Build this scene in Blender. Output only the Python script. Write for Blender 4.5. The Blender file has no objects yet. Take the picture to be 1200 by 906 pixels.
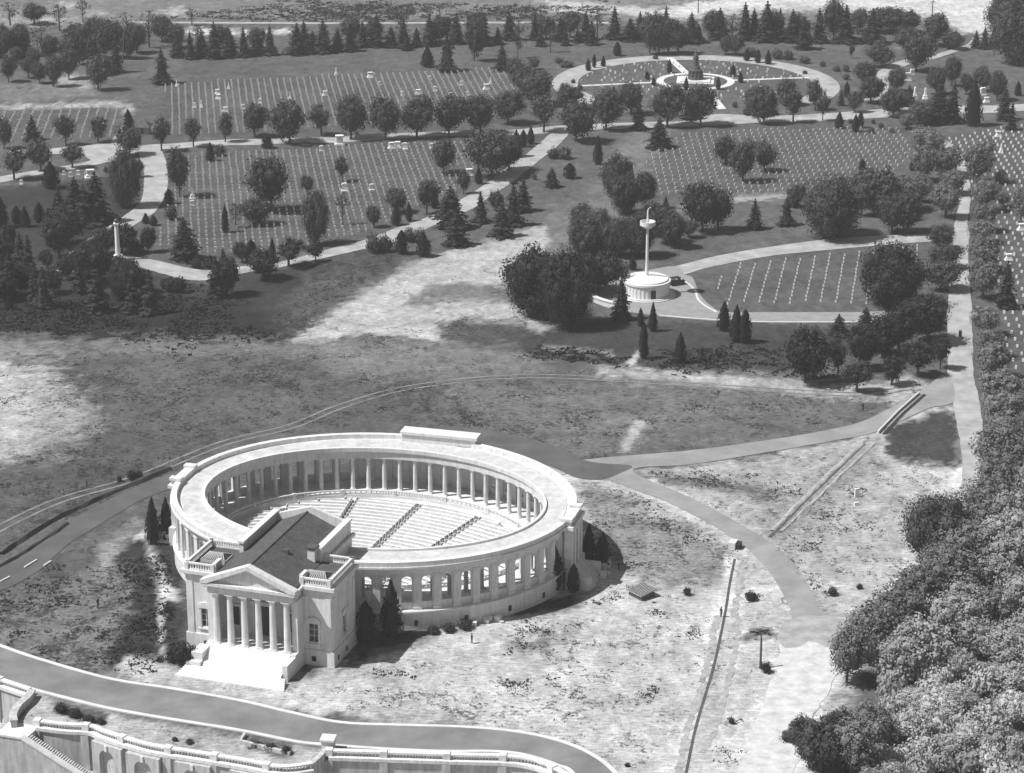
import bpy, math, random
import numpy as np
from mathutils import Vector, Matrix
R = math.radians
PI = math.pi
random.seed(7)
rng = np.random.default_rng(11)
SC = bpy.context.scene
COL = SC.collection

# ------------------------------------------------------------------ survey of the site
# the camera's calibration turns spots read off the photograph into points on the ground (metres)
F, TH, H = 2900.0, R(19.2), 175.0
S_, C_ = math.sin(TH), math.cos(TH)
def G(px, py, z=0.0):
    u = (px - 600) / F; v = (py - 453) / F
    t = (H - z) / (S_ + v * C_)
    return (t * u, t * (C_ - v * S_))
def dist(px, py):
    x, y = G(px, py); return y * C_ + H * S_
def zat(px_y, x, y):                      # height above (x,y) seen at image row px_y
    v = (px_y - 453) / F
    t = y / (C_ - v * S_)
    return H - t * (S_ + v * C_)

# ------------------------------------------------------------------ materials
def mat(name, base, rough=.8, noise=None, bump=None, spread=.25, rand=0.0, spec=.3, streak=None):
    m = bpy.data.materials.new(name); m.use_nodes = True
    nt = m.node_tree; b = nt.nodes['Principled BSDF']
    b.inputs['Roughness'].default_value = rough
    b.inputs['Specular IOR Level'].default_value = spec
    N, L = nt.nodes.new, nt.links.new
    src = None
    val = N('ShaderNodeValue'); val.outputs[0].default_value = base
    src = val.outputs[0]
    tc = N('ShaderNodeTexCoord')
    if noise:
        n = N('ShaderNodeTexNoise'); n.inputs['Scale'].default_value = noise
        n.inputs['Detail'].default_value = 6; n.inputs['Roughness'].default_value = .65
        L(tc.outputs['Object'], n.inputs['Vector'])
        mr = N('ShaderNodeMapRange'); mr.inputs[1].default_value = .3; mr.inputs[2].default_value = .7
        mr.inputs[3].default_value = 1 - spread; mr.inputs[4].default_value = 1 + spread * .6
        L(n.outputs['Fac'], mr.inputs[0])
        mu = N('ShaderNodeMath'); mu.operation = 'MULTIPLY'; L(src, mu.inputs[0]); L(mr.outputs[0], mu.inputs[1])
        src = mu.outputs[0]
    if streak:
        mp = N('ShaderNodeMapping'); mp.inputs['Scale'].default_value = (streak[0], streak[0], streak[1]); L(tc.outputs['Object'], mp.inputs['Vector'])
        n3 = N('ShaderNodeTexNoise'); n3.inputs['Scale'].default_value = 1; n3.inputs['Detail'].default_value = 5; n3.inputs['Roughness'].default_value = .7
        L(mp.outputs[0], n3.inputs['Vector'])
        m3 = N('ShaderNodeMapRange'); m3.inputs[1].default_value = .38; m3.inputs[2].default_value = .64; m3.inputs[3].default_value = 1.08; m3.inputs[4].default_value = 1 - streak[2]
        L(n3.outputs['Fac'], m3.inputs[0])
        mu3 = N('ShaderNodeMath'); mu3.operation = 'MULTIPLY'; L(src, mu3.inputs[0]); L(m3.outputs[0], mu3.inputs[1]); src = mu3.outputs[0]
    if rand:
        oi = N('ShaderNodeObjectInfo')
        mr2 = N('ShaderNodeMapRange'); mr2.inputs[3].default_value = 1 - rand; mr2.inputs[4].default_value = 1 + rand
        L(oi.outputs['Random'], mr2.inputs[0])
        mu2 = N('ShaderNodeMath'); mu2.operation = 'MULTIPLY'; L(src, mu2.inputs[0]); L(mr2.outputs[0], mu2.inputs[1])
        src = mu2.outputs[0]
    cr = N('ShaderNodeCombineColor'); [L(src, cr.inputs[i]) for i in range(3)]
    L(cr.outputs[0], b.inputs['Base Color'])
    if bump:
        n2 = N('ShaderNodeTexNoise'); n2.inputs['Scale'].default_value = bump[0]; n2.inputs['Detail'].default_value = 5
        L(tc.outputs['Object'], n2.inputs['Vector'])
        bp = N('ShaderNodeBump'); bp.inputs['Strength'].default_value = bump[1]; bp.inputs['Distance'].default_value = bump[2]
        L(n2.outputs['Fac'], bp.inputs['Height']); L(bp.outputs[0], b.inputs['Normal'])
    return m
M = {
 'marble': mat('white_marble', .66, .6, .7, (2.5, .25, .1), .14, streak=(1.8, .22, .13)),
 'steps': mat('white_step_marble', .74, .7, .6, None, .08),
 'marble_floor': mat('marble_paving', .66, .7, .4, None, .2),
 'roofing': mat('pale_roofing', .54, .85, .35, (1.5, .3, .1), .2, streak=(.9, .9, .16)),
 'slate': mat('slate_roof', .095, .8, .8, (3, .4, .1), .3, streak=(2.2, .5, .4)),
 'dark': mat('dark_opening', .03, .5),
 'glass': mat('window_glass', .04, .25, spec=.5),
 'trim': mat('window_trim', .45, .7),
 'asphalt': mat('macadam_road', .2, .95, .13, (6, .3, .05), .34),
 'asphalt_pale': mat('dusty_macadam', .27, .95, .13, (6, .3, .05), .3),
 'asphalt_dark': mat('fresh_macadam', .10, .95, .14, (6, .3, .05), .3),
 'gravel': mat('gravel_road', .36, .95, .22, (5, .4, .08), .35),
 'pale': mat('pale_concrete', .6, .9, .4, (4, .3, .05), .16),
 'sand': mat('loose_sand', .5, .95, .5, (2, .6, .2), .3),
 'wall': mat('terrace_stone', .5, .8, .5, (3, .3, .08), .18, streak=(1.2, .15, .3)),
 'dry': mat('dry_weeds', .15, .8, .5, None, .4),
 'seatfloor': mat('shade_toned_floor', .10, .9, .6, None, .2),  # floor coloured dark to stand in for the shade under the benches
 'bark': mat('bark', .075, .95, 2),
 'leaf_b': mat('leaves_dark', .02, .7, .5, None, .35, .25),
 'leaf_m': mat('leaves_middle', .05, .7, .5, None, .35, .25),
 'leaf_r': mat('leaves_road_row', .14, .7, .5, None, .35, .25),
 'leaf_p': mat('leaves_pale', .25, .7, .5, None, .35, .2),
 'leaf_w': mat('leaves_silvery', .40, .7, .6, None, .35, .2),
 'needle': mat('needles', .022, .8, .6, None, .35, .25),
 'steel': mat('painted_steel', .72, .5, .8, None, .12),
 'stone': mat('headstone_marble', .78, .7),
 'bronze': mat('weathered_bronze', .09, .5, 2, None, .3),
 'cloth': mat('dark_cloth', .05, .9),
 'skin': mat('skin', .35, .7),
 'carpaint': mat('black_car_paint', .02, .3, spec=.5),
 'rubber': mat('rubber', .03, .9),
 'wood': mat('weathered_wood', .35, .9, 2, None, .3),
 'woodd': mat('dark_wood', .09, .9, 2, None, .3),
 'earth': mat('dug_earth', .36, .95, .7, (2, .6, .2), .45),
 'rock': mat('broken_stone', .55, .9, 1.5, (3, .5, .2), .3),
}
# ------------------------------------------------------------------ object helpers
def tag(o, label=None, cat=None, group=None, kind=None):
    if label: o['label'] = label
    if cat: o['category'] = cat
    if group: o['group'] = group
    if kind: o['kind'] = kind
    return o
def empty(name, loc=(0, 0, 0), rz=0.0):
    o = bpy.data.objects.new(name, None); COL.objects.link(o)
    o.location = loc; o.rotation_euler = (0, 0, rz); o.empty_display_size = .5
    return o
def link(name, mesh, parent=None, loc=(0, 0, 0), rz=0.0):
    o = bpy.data.objects.new(name, mesh); COL.objects.link(o)
    o.location = loc; o.rotation_euler = (0, 0, rz)
    if parent: o.parent = parent
    return o
class MB:
    def __init__(s): s.v = []; s.f = []
    def add(s, vs, fs):
        k = len(s.v); s.v.extend([tuple(p) for p in vs]); s.f.extend([tuple(i + k for i in f) for f in fs]); return s
    def box(s, x0, x1, y0, y1, z0, z1):
        return s.add([(x0,y0,z0),(x1,y0,z0),(x1,y1,z0),(x0,y1,z0),(x0,y0,z1),(x1,y0,z1),(x1,y1,z1),(x0,y1,z1)],
            [(3,2,1,0),(4,5,6,7),(0,1,5,4),(1,2,6,5),(2,3,7,6),(3,0,4,7)])
    def obox(s, cx, cy, z0, z1, lx, ly, a):          # box turned by a about z
        c, n = math.cos(a), math.sin(a); p = []
        for z in (z0, z1):
            for (i, j) in ((-1,-1),(1,-1),(1,1),(-1,1)):
                X, Y = i * lx / 2, j * ly / 2; p.append((cx + X*c - Y*n, cy + X*n + Y*c, z))
        return s.add(p, [(3,2,1,0),(4,5,6,7),(0,1,5,4),(1,2,6,5),(2,3,7,6),(3,0,4,7)])
    def prism(s, poly, z0, z1):
        n = len(poly)
        a = [(p[0], p[1], z0) for p in poly] + [(p[0], p[1], z1) for p in poly]
        return s.add(a, [tuple(range(n))[::-1], tuple(range(n, 2*n))] + [(i, (i+1) % n, n+(i+1) % n, n+i) for i in range(n)])
    def yprism(s, poly, y0, y1):                     # poly in (x,z), extruded along y
        n = len(poly)
        a = [(p[0], y0, p[1]) for p in poly] + [(p[0], y1, p[1]) for p in poly]
        return s.add(a, [tuple(range(n)), tuple(range(n, 2*n))[::-1]] + [((i+1) % n, i, n+i, n+(i+1) % n) for i in range(n)])
    def lathe(s, prof, n=16, cx=0, cy=0):
        vs = []; fs = []
        for r, z in prof:
            for i in range(n):
                a = 2*PI*i/n; vs.append((cx + r*math.cos(a), cy + r*math.sin(a), z))
        m = len(prof)
        for j in range(m-1):
            for i in range(n):
                fs.append((j*n+i, j*n+(i+1) % n, (j+1)*n+(i+1) % n, (j+1)*n+i))
        fs.append(tuple(range(n))[::-1]); fs.append(tuple((m-1)*n+i for i in range(n)))
        return s.add(vs, fs)
    def tube(s, pts, radii, n=6):
        vs = []; fs = []
        for k, (p, r) in enumerate(zip(pts, radii)):
            p = Vector(p); d = (Vector(pts[min(k+1, len(pts)-1)]) - Vector(pts[max(k-1, 0)]))
            d = d.normalized() if d.length > 1e-6 else Vector((0,0,1))
            u = d.orthogonal().normalized(); w = d.cross(u)
            for i in range(n):
                a = 2*PI*i/n; vs.append(tuple(p + (u*math.cos(a) + w*math.sin(a))*r))
        for k in range(len(pts)-1):
            for i in range(n):
                fs.append((k*n+i, k*n+(i+1) % n, (k+1)*n+(i+1) % n, (k+1)*n+i))
        fs.append(tuple(range(n))[::-1]); fs.append(tuple((len(pts)-1)*n+i for i in range(n)))
        return s.add(vs, fs)
    def sweep(s, path, prof, closed=False):
        """prof: list of (offset to the left of travel, z); path: list of (x,y[,dz])"""
        n = len(path); m = len(prof); vs = []; fs = []
        for k in range(n):
            if closed: a, b = path[(k-1) % n], path[(k+1) % n]
            else: a, b = path[max(k-1, 0)], path[min(k+1, n-1)]
            dx, dy = b[0]-a[0], b[1]-a[1]; l = math.hypot(dx, dy) or 1
            nx, ny = -dy/l, dx/l
            dz = path[k][2] if len(path[k]) > 2 else 0
            for (o, z) in prof: vs.append((path[k][0]+nx*o, path[k][1]+ny*o, z+dz))
        for k in range(n if closed else n-1):
            q = (k+1) % n
            for i in range(m):
                j = (i+1) % m
                fs.append((k*m+i, q*m+i, q*m+j, k*m+j))
        if not closed:
            fs.append(tuple(range(m))); fs.append(tuple((n-1)*m+i for i in range(m))[::-1])
        return s.add(vs, fs)
    def mesh(s, name, m):
        me = bpy.data.meshes.new(name); me.from_pydata(s.v, [], s.f); me.update()
        if m: me.materials.append(M[m] if isinstance(m, str) else m)
        return me
    def build(s, name, m, parent=None, loc=(0,0,0), rz=0.0):
        return link(name, s.mesh(name, m), parent, loc, rz)
def catmull(pts, n=6, closed=False):
    out = []; N = len(pts)
    for i in range(N if closed else N-1):
        g = (lambda k: pts[k % N]) if closed else (lambda k: pts[max(0, min(N-1, k))])
        p0, p1, p2, p3 = g(i-1), g(i), g(i+1), g(i+2)
        for k in range(n):
            t = k / n
            out.append(tuple(.5*((2*p1[c]) + (-p0[c]+p2[c])*t + (2*p0[c]-5*p1[c]+4*p2[c]-p3[c])*t*t + (-p0[c]+3*p1[c]-3*p2[c]+p3[c])*t**3) for c in (0, 1)))
    if not closed: out.append(tuple(pts[-1]))
    return out
ORD = 'first second third fourth fifth sixth seventh eighth ninth tenth eleventh twelfth thirteenth fourteenth fifteenth sixteenth seventeenth eighteenth nineteenth twentieth'.split()
def ordinal(i):
    if i < 20: return ORD[i]
    t, u = divmod(i+1, 10); w = {2:'twent',3:'thirt',4:'fort',5:'fift'}[t]
    return w + 'ieth' if u == 0 else w + 'y-' + ORD[u-1]

# ------------------------------------------------------------------ noise on arrays
def vnoise(x, y, s, seed):
    x = x/s + 1000; y = y/s + 1000
    xi = np.floor(x).astype(np.int64); yi = np.floor(y).astype(np.int64); fx = x-xi; fy = y-yi
    fx = fx*fx*(3-2*fx); fy = fy*fy*(3-2*fy)
    def h(a, b):
        n = (a*374761393 + b*668265263 + seed*974711) & 0xffffffff
        n = ((n ^ (n >> 13))*1274126177) & 0xffffffff
        return ((n ^ (n >> 16)) & 0xffff)/65535.0
    return (h(xi,yi)*(1-fx)+h(xi+1,yi)*fx)*(1-fy) + (h(xi,yi+1)*(1-fx)+h(xi+1,yi+1)*fx)*fy
def fbm(x, y, s, seed, o=4):
    t = np.zeros_like(x); a = 1; n = 0
    for k in range(o): t += a*vnoise(x, y, s/2**k, seed+k*17); n += a; a *= .55
    return t/n
def inpoly(x, y, poly):
    poly = np.asarray(poly); r = np.zeros(x.shape, bool)
    bb = (x >= poly[:,0].min()) & (x <= poly[:,0].max()) & (y >= poly[:,1].min()) & (y <= poly[:,1].max())
    if not bb.any(): return r
    xs, ys = x[bb], y[bb]; q = np.zeros(xs.shape, bool); n = len(poly)
    for i in range(n):
        x1, y1 = poly[i]; x2, y2 = poly[(i+1) % n]
        if y1 == y2: continue
        c = ((y1 > ys) != (y2 > ys)) & (xs < (x2-x1)*(ys-y1)/(y2-y1)+x1)
        q ^= c
    r[bb] = q; return r

# ------------------------------------------------------------------ terrace line: ground drops in front of it
TERR = [(-260,700),(-120,760),(0,803),(36,815),(15,849),(45,852),(107,858),(122,864),(180,881),(230,889),(285,898),(330,906),(366,899),(386,887),(450,889),(540,892),(600,894),(640,903),(680,928),(730,985),(800,1150)]
TERRW = [G(*p) for p in TERR]
LOWPOLY = TERRW + [(150, 120), (-400, 120), (-400, TERRW[0][1])]
LOWZ = -6.0

# ------------------------------------------------------------------ ground sheet
def axis(segs):
    out = []
    for a, b, st in segs: out.append(np.arange(a, b, st))
    return np.concatenate(out)
xs = np.concatenate([np.array([-2500,-1500,-900,-600,-430,-340,-290]), axis([(-250,-160,1.6),(-160,170,.8),(170,250,1.6)]), np.array([260,300,360,450,650,950,1500,2500])])
ys = np.concatenate([np.array([-600,-200,0,120,200,250,275]), axis([(300,540,.75),(540,720,1.4),(720,1120,3.0)]), np.array([1140,1200,1350,1700,2500])])
X, Y = np.meshgrid(xs, ys); nx_, ny_ = len(xs), len(ys)
X = X.ravel(); Y = Y.ravel()
tone = .10*np.ones_like(X); weed = .12*np.ones_like(X)
warp = [(fbm(X, Y, 9, 101+k, 4)-.5, fbm(X, Y, 9, 201+k, 4)-.5) for k in range(2)]
fine = [(fbm(X, Y, 2.5, 301+k, 3)-.5, fbm(X, Y, 2.5, 401+k, 3)-.5) for k in range(2)]
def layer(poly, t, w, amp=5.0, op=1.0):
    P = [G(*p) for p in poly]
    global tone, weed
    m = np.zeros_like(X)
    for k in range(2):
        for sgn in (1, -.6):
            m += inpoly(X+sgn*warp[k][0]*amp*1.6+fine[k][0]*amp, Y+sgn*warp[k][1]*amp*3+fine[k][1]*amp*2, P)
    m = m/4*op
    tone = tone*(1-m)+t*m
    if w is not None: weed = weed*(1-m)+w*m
# far country
layer([(-300,-60),(1500,-60),(1500,26),(700,24),(190,22),(-300,30)], .17, .3, 20)
layer([(0,14),(45,12),(60,20),(110,26),(150,24),(150,30),(0,30)], .38, .3, 14, .7)
layer([(60,3),(90,3),(92,10),(70,9)], .42, .2, 10)
layer([(105,14),(125,14),(126,18),(108,18)], .42, .2, 10)
layer([(190,12),(215,10),(230,16),(200,18)], .42, .2, 10)
layer([(760,14),(820,2),(900,-8),(1200,-20),(1250,20),(1165,34),(1130,38),(1100,20),(1040,14),(960,10),(860,14),(800,22)], .50, .1, 14)
layer([(1110,18),(1165,16),(1165,40),(1120,38)], .48, .15, 10)
layer([(630,-2),(700,4),(790,14),(790,22),(700,13),(640,6)], .42, .1, 8)
layer([(640,9),(700,14),(698,17),(642,12)], .5, .0, 5)
layer([(215,33),(262,34),(300,36),(345,33),(345,39),(290,41),(225,42)], .5, .1, 8)
layer([(60,92),(80,88),(105,90),(108,108),(90,110),(78,104)], .32, .25, 9)
layer([(0,98),(60,95),(130,112),(0,120)], .17, .35, 9)
layer([(-40,124),(60,122),(130,118),(152,121),(158,132),(148,136),(146,127),(60,128),(-40,131)], .38, .1, 6)
# mown grave sections
for p in ([(190,96),(600,78),(640,140),(560,152),(192,163)], [(190,178),(400,168),(640,158),(600,190),(500,250),(400,285),(230,310),(180,300)],
          [(735,185),(790,150),(1050,138),(1075,160),(1060,220),(900,236),(760,225)], [(805,322),(900,300),(1090,284),(1100,365),(850,363),(815,340)],
          [(1090,160),(1230,140),(1260,560),(1180,560),(1165,350),(1140,260)], [(-40,128),(145,125),(140,165),(-40,172)]):
    layer(p, .09, .06, 3)
layer([(740,152),(800,150),(765,185),(745,230),(735,295),(640,320),(640,250),(700,215),(725,165)], .16, .05, 8, .8)
layer([(800,236),(900,228),(930,226),(920,232),(850,238),(800,244)], .3, .1, 4)
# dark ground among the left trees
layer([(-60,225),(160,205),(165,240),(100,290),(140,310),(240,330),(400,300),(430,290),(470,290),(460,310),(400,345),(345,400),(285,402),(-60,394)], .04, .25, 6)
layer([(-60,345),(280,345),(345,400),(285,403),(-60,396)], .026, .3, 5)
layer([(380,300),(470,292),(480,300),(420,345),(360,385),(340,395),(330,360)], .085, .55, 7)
# middle field
layer([(-80,397),(290,404),(345,400),(470,420),(640,440),(700,452),(1000,460),(1060,470),(1020,520),(900,540),(740,556),(560,500),(300,500),(200,560),(60,620),(-80,720)], .105, .5, 9)
layer([(-60,520),(90,500),(300,490),(420,470),(640,440),(640,500),(500,490),(300,500),(200,555),(60,615),(-60,690)], .088, .5, 14, .8)
layer([(480,440),(720,450),(1000,470),(1010,495),(720,535),(640,510),(560,490)], .145, .45, 12, .8)
layer([(-80,398),(60,400),(230,398),(420,405),(440,425),(250,410),(60,412),(20,420),(-60,424)], .21, .4, 9, .8)
layer([(-80,420),(40,428),(75,455),(60,500),(40,530),(-80,560)], .37, .4, 14)
layer([(40,430),(110,470),(100,510),(50,530)], .32, .4, 14, .8)
# sand streak
layer([(335,402),(390,365),(440,335),(500,300),(560,285),(640,263),(643,285),(625,310),(595,335),(560,345),(600,355),(640,385),(640,400),(560,405),(470,395),(440,390)], .36, .3, 4)
layer([(470,355),(510,330),(590,335),(592,355),(540,352),(480,360)], .15, .4, 6)
layer([(390,410),(460,400),(560,410),(640,415),(620,440),(440,445),(380,430)], .17, .45, 7)
layer([(510,378),(600,375),(632,390),(632,404),(560,408),(520,400)], .075, .4, 5)
layer([(629,385),(634,385),(640,404),(636,405)], .55, 0, .8)
# dark belt below the mast
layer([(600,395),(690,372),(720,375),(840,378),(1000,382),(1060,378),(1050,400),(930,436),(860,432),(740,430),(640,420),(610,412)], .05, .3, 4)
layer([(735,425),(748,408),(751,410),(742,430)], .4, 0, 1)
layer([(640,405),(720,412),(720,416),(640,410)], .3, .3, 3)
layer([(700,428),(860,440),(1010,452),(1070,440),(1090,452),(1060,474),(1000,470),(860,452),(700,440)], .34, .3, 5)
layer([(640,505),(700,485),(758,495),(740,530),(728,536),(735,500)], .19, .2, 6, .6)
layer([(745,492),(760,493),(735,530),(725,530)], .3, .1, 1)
# sandy ground east and north of the ring
layer([(600,520),(680,545),(730,556),(820,545),(900,534),(1000,514),(1060,480),(1115,465),(1135,560),(1180,640),(1010,780),(940,910),(850,1000),(700,1000),(640,862),(480,850),(330,828),(300,830),(340,800),(430,760),(560,700),(660,660)], .42, .36, 6)
layer([(748,556),(900,538),(1010,520),(1050,545),(1020,600),(960,640),(905,640),(850,600),(790,572)], .27, .35, 7, .85)
layer([(1040,500),(1110,478),(1125,500),(1128,552),(1100,545),(1050,540),(1035,530)], .055, .2, 4)
layer([(900,640),(1000,560),(1100,560),(1120,600),(1060,680),(1010,715),(960,700)], .34, .3, 9, .7)
layer([(670,560),(740,580),(800,610),(870,645),(850,680),(760,690),(700,660),(690,600)], .21, .5, 7, .9)
layer([(716,548),(770,556),(840,560),(900,572),(930,590),(900,586),(830,572),(740,560)], .09, .5, 5, .8)
layer([(860,740),(905,735),(915,748),(870,750)], .07, .6, 4)
layer([(915,742),(1015,738),(1000,765),(950,782),(920,765)], .30, .2, 5, .8)
layer([(480,745),(700,640),(712,655),(690,690),(560,735),(500,758)], .34, .35, 3, .8)
layer([(940,760),(1010,745),(980,800),(900,906),(860,906),(890,800)], .5, .05, 8)
layer([(840,690),(880,690),(860,800),(830,906),(800,906),(815,800)], .55, .1, 6)
layer([(675,700),(560,745),(430,775),(430,760),(560,730),(650,700)], .42, .1, 4)
layer([(560,725),(700,660),(720,670),(690,715),(600,745)], .42, .3, 5)
# lawn in front of the ring, partly with shade painted into its tone
layer([(395,790),(420,752),(455,735),(520,738),(500,752),(440,768)], .06, .3, 3)  # the hall's cast shadow put into the ground tone
layer([(590,718),(640,702),(700,690),(676,712),(620,722)], .05, .3, 3)  # shade at the foot of the ring put into the ground tone
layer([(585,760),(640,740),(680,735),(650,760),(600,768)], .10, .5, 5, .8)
# left of the hall
layer([(-80,700),(60,655),(180,600),(210,600),(214,760),(250,800),(130,796),(60,778),(-80,740)], .17, .6, 7)
layer([(0,690),(90,640),(130,640),(90,680),(20,705)], .10, .4, 5)
layer([(130,640),(200,620),(216,640),(222,780),(190,788),(125,775),(140,730),(155,690)], .035, .4, 4)
layer([(60,700),(110,710),(90,760),(40,745)], .16, .6, 6, .7)
layer([(150,765),(215,782),(320,806),(400,838),(330,832),(200,806),(130,792)], .42, .25, 3)
layer([(170,620),(178,640),(190,668),(206,695),(215,703),(205,706),(186,690),(172,645)], .33, .1, 1.5)
layer([(186,700),(196,702),(190,730),(194,770),(190,770),(184,730)], .36, .1, 1)
layer([(183,688),(208,690),(205,704),(186,700)], .45, .1, 1.5)
layer([(155,625),(175,620),(172,634),(158,634)], .55, 0, 2)
layer([(120,640),(165,605),(170,615),(130,660),(118,690)], .28, .3, 4, .7)
# thicket floor at the right
layer([(1108,560),(1128,540),(1150,560),(1135,610),(1090,650),(1060,660),(1090,600)], .5, .1, 4)
layer([(1040,800),(1130,670),(1300,560),(1400,1000),(960,1000),(965,900)], .13, .5, 5)
layer([(900,770),(1000,760),(985,800),(950,840),(925,870),(960,906),(950,960),(860,960),(880,860)], .52, .03, 4)
layer([(1110,730),(1180,720),(1260,740),(1260,800),(1130,780)], .26, .3, 6)
layer([(850,650),(868,655),(850,725),(842,722)], .55, .05, 1)
layer([(846,725),(866,725),(846,800),(832,906),(798,906),(815,850),(826,800),(838,760)], .34, .25, 2, .8)
layer([(905,610),(1000,525),(1030,510),(1035,520),(940,610),(912,640)], .24, .3, 2.5, .7)
# lower garden, terrace walk
layer([(-300,700),(-120,756),(0,798),(36,810),(60,818),(130,836),(240,856),(345,873),(380,876),(520,884),(600,884),(650,900),(700,950),(640,1100),(-400,1100)], .36, .3, 2)
layer([(-200,830),(14,838),(18,884),(60,900),(100,906),(100,960),(-200,960)], .07, .2, 1.5)  # dark tone paints in the deep shadow below the terrace wall
layer([(-50,880),(40,900),(60,960),(-50,960)], .42, .2, 3)
layer([(62,823),(72,822),(126,835),(124,848),(66,836)], .09, .4, .8)
layer([(288,862),(344,872),(343,886),(330,890),(285,874)], .12, .5, .8)
tone *= .86+.28*fbm(X, Y, 30, 55, 3)
tone = np.where(tone > .3, tone*1.04, tone)
amp = .03+.14*np.clip(fbm(X, Y, 60, 77, 2)-.3, 0, 1)
Z = -.01-amp*(fbm(X, Y, 4, 91, 3))
low = inpoly(X, Y, LOWPOLY)
Z[low] = LOWZ - .2*fbm(X[low], Y[low], 5, 31, 3)
Z[(Y > 1150) | (Y < 290)] -= .2
me = bpy.data.meshes.new('ground')
idx = np.arange(nx_*ny_).reshape(ny_, nx_)
quads = np.stack([idx[:-1,:-1], idx[:-1,1:], idx[1:,1:], idx[1:,:-1]], -1).reshape(-1, 4)
me.vertices.add(len(X)); me.vertices.foreach_set('co', np.stack([X, Y, Z], 1).ravel())
me.loops.add(quads.size); me.loops.foreach_set('vertex_index', quads.ravel().astype(np.int32))
me.polygons.add(len(quads)); me.polygons.foreach_set('loop_start', np.arange(0, quads.size, 4, dtype=np.int32))
me.polygons.foreach_set('loop_total', np.full(len(quads), 4, dtype=np.int32))
me.update(calc_edges=True)
me.polygons.foreach_set('use_smooth', np.ones(len(quads), dtype=bool))
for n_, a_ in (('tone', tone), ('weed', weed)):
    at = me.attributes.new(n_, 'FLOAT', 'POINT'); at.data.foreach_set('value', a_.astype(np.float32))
gm = bpy.data.materials.new('earth_and_grass'); gm.use_nodes = True
nt = gm.node_tree; b = nt.nodes['Principled BSDF']; b.inputs['Roughness'].default_value = 1; b.inputs['Specular IOR Level'].default_value = .1
N, L = nt.nodes.new, nt.links.new
tc = N('ShaderNodeTexCoord')
def nz(scale, det, rough, stretch=None):
    n = N('ShaderNodeTexNoise'); n.inputs['Scale'].default_value = scale; n.inputs['Detail'].default_value = det; n.inputs['Roughness'].default_value = rough
    if stretch:
        mp = N('ShaderNodeMapping'); mp.inputs['Scale'].default_value = stretch[0]; mp.inputs['Rotation'].default_value = (0, 0, stretch[1])
        L(tc.outputs['Object'], mp.inputs['Vector']); L(mp.outputs[0], n.inputs['Vector'])
    else: L(tc.outputs['Object'], n.inputs['Vector'])
    return n.outputs['Fac']
def mth(op, a, b_):
    m = N('ShaderNodeMath'); m.operation = op
    for i, q in enumerate((a, b_)):
        if isinstance(q, (int, float)): m.inputs[i].default_value = q
        else: L(q, m.inputs[i])
    return m.outputs[0]
def mrange(a, f0, f1, t0, t1, smooth=False):
    m = N('ShaderNodeMapRange')
    if smooth: m.interpolation_type = 'SMOOTHSTEP'
    L(a, m.inputs[0])
    for i, q in enumerate((f0, f1, t0, t1)):
        if isinstance(q, (int, float)): m.inputs[i+1].default_value = q
        else: L(q, m.inputs[i+1])
    return m.outputs[0]
def attr(n):
    a = N('ShaderNodeAttribute'); a.attribute_name = n; return a.outputs['Fac']
ta, wa = attr('tone'), attr('weed')
v1 = mth('MULTIPLY', mrange(nz(.07, 6, .7), .36, .64, .8, 1.15), mrange(nz(.35, 8, .75, ((1, .6, 1), -.35)), .36, .64, .7, 1.24))
v2 = mth('MULTIPLY', mrange(nz(1.5, 6, .75, ((.4, 1.2, 1), .25)), .36, .64, .66, 1.3), mrange(nz(4.5, 3, .6), .36, .64, .84, 1.14))
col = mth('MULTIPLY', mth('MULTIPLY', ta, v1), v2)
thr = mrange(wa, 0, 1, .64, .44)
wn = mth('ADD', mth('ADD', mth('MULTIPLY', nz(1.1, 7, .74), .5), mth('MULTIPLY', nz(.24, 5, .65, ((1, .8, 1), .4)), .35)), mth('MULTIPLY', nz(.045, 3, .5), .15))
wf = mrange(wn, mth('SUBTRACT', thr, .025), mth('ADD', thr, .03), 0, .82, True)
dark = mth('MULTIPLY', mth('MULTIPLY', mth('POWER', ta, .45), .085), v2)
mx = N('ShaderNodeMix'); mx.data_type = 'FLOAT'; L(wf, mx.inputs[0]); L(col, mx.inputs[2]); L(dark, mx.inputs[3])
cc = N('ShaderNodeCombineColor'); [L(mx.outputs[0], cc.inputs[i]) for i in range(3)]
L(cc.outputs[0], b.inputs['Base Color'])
bp = N('ShaderNodeBump'); bp.inputs['Strength'].default_value = .55; bp.inputs['Distance'].default_value = .5
L(mth('ADD', nz(.5, 8, .7), wf), bp.inputs['Height']); L(bp.outputs[0], b.inputs['Normal'])
me.materials.append(gm)
gobj = link('ground', me); tag(gobj, kind='structure')

# ------------------------------------------------------------------ roads and paths (sheets a few cm apart)
def sheet(name, poly, m, z, smooth=0, closed=True, jit=0.0, world=False):
    P = poly if world else [G(*p) for p in poly]
    if smooth: P = catmull(P, smooth, True)
    if jit: P = [(p[0]+random.uniform(-jit, jit), p[1]+random.uniform(-jit, jit)*1.6) for p in P]
    o = MB().add([(p[0], p[1], z) for p in P], [tuple(range(len(P)))]).build(name, m)
    me = o.data
    if me.polygons[0].normal.z < 0: me.flip_normals()
    return tag(o, kind='structure')
def dens(e, n=5): return catmull(e, n)
def strip(name, up, lo, m, z, n=6, jit=0.0):
    a = catmull([G(*p) for p in up], n); c = catmull([G(*p) for p in lo], n)
    P = a + c[::-1]
    return sheet(name, P, m, z, world=True, jit=jit)
def offset(path, d):
    out = []
    for k in range(len(path)):
        a, b_ = path[max(k-1, 0)], path[min(k+1, len(path)-1)]
        dx, dy = b_[0]-a[0], b_[1]-a[1]; l = math.hypot(dx, dy) or 1
        out.append((path[k][0]-dy/l*d, path[k][1]+dx/l*d))
    return out
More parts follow.
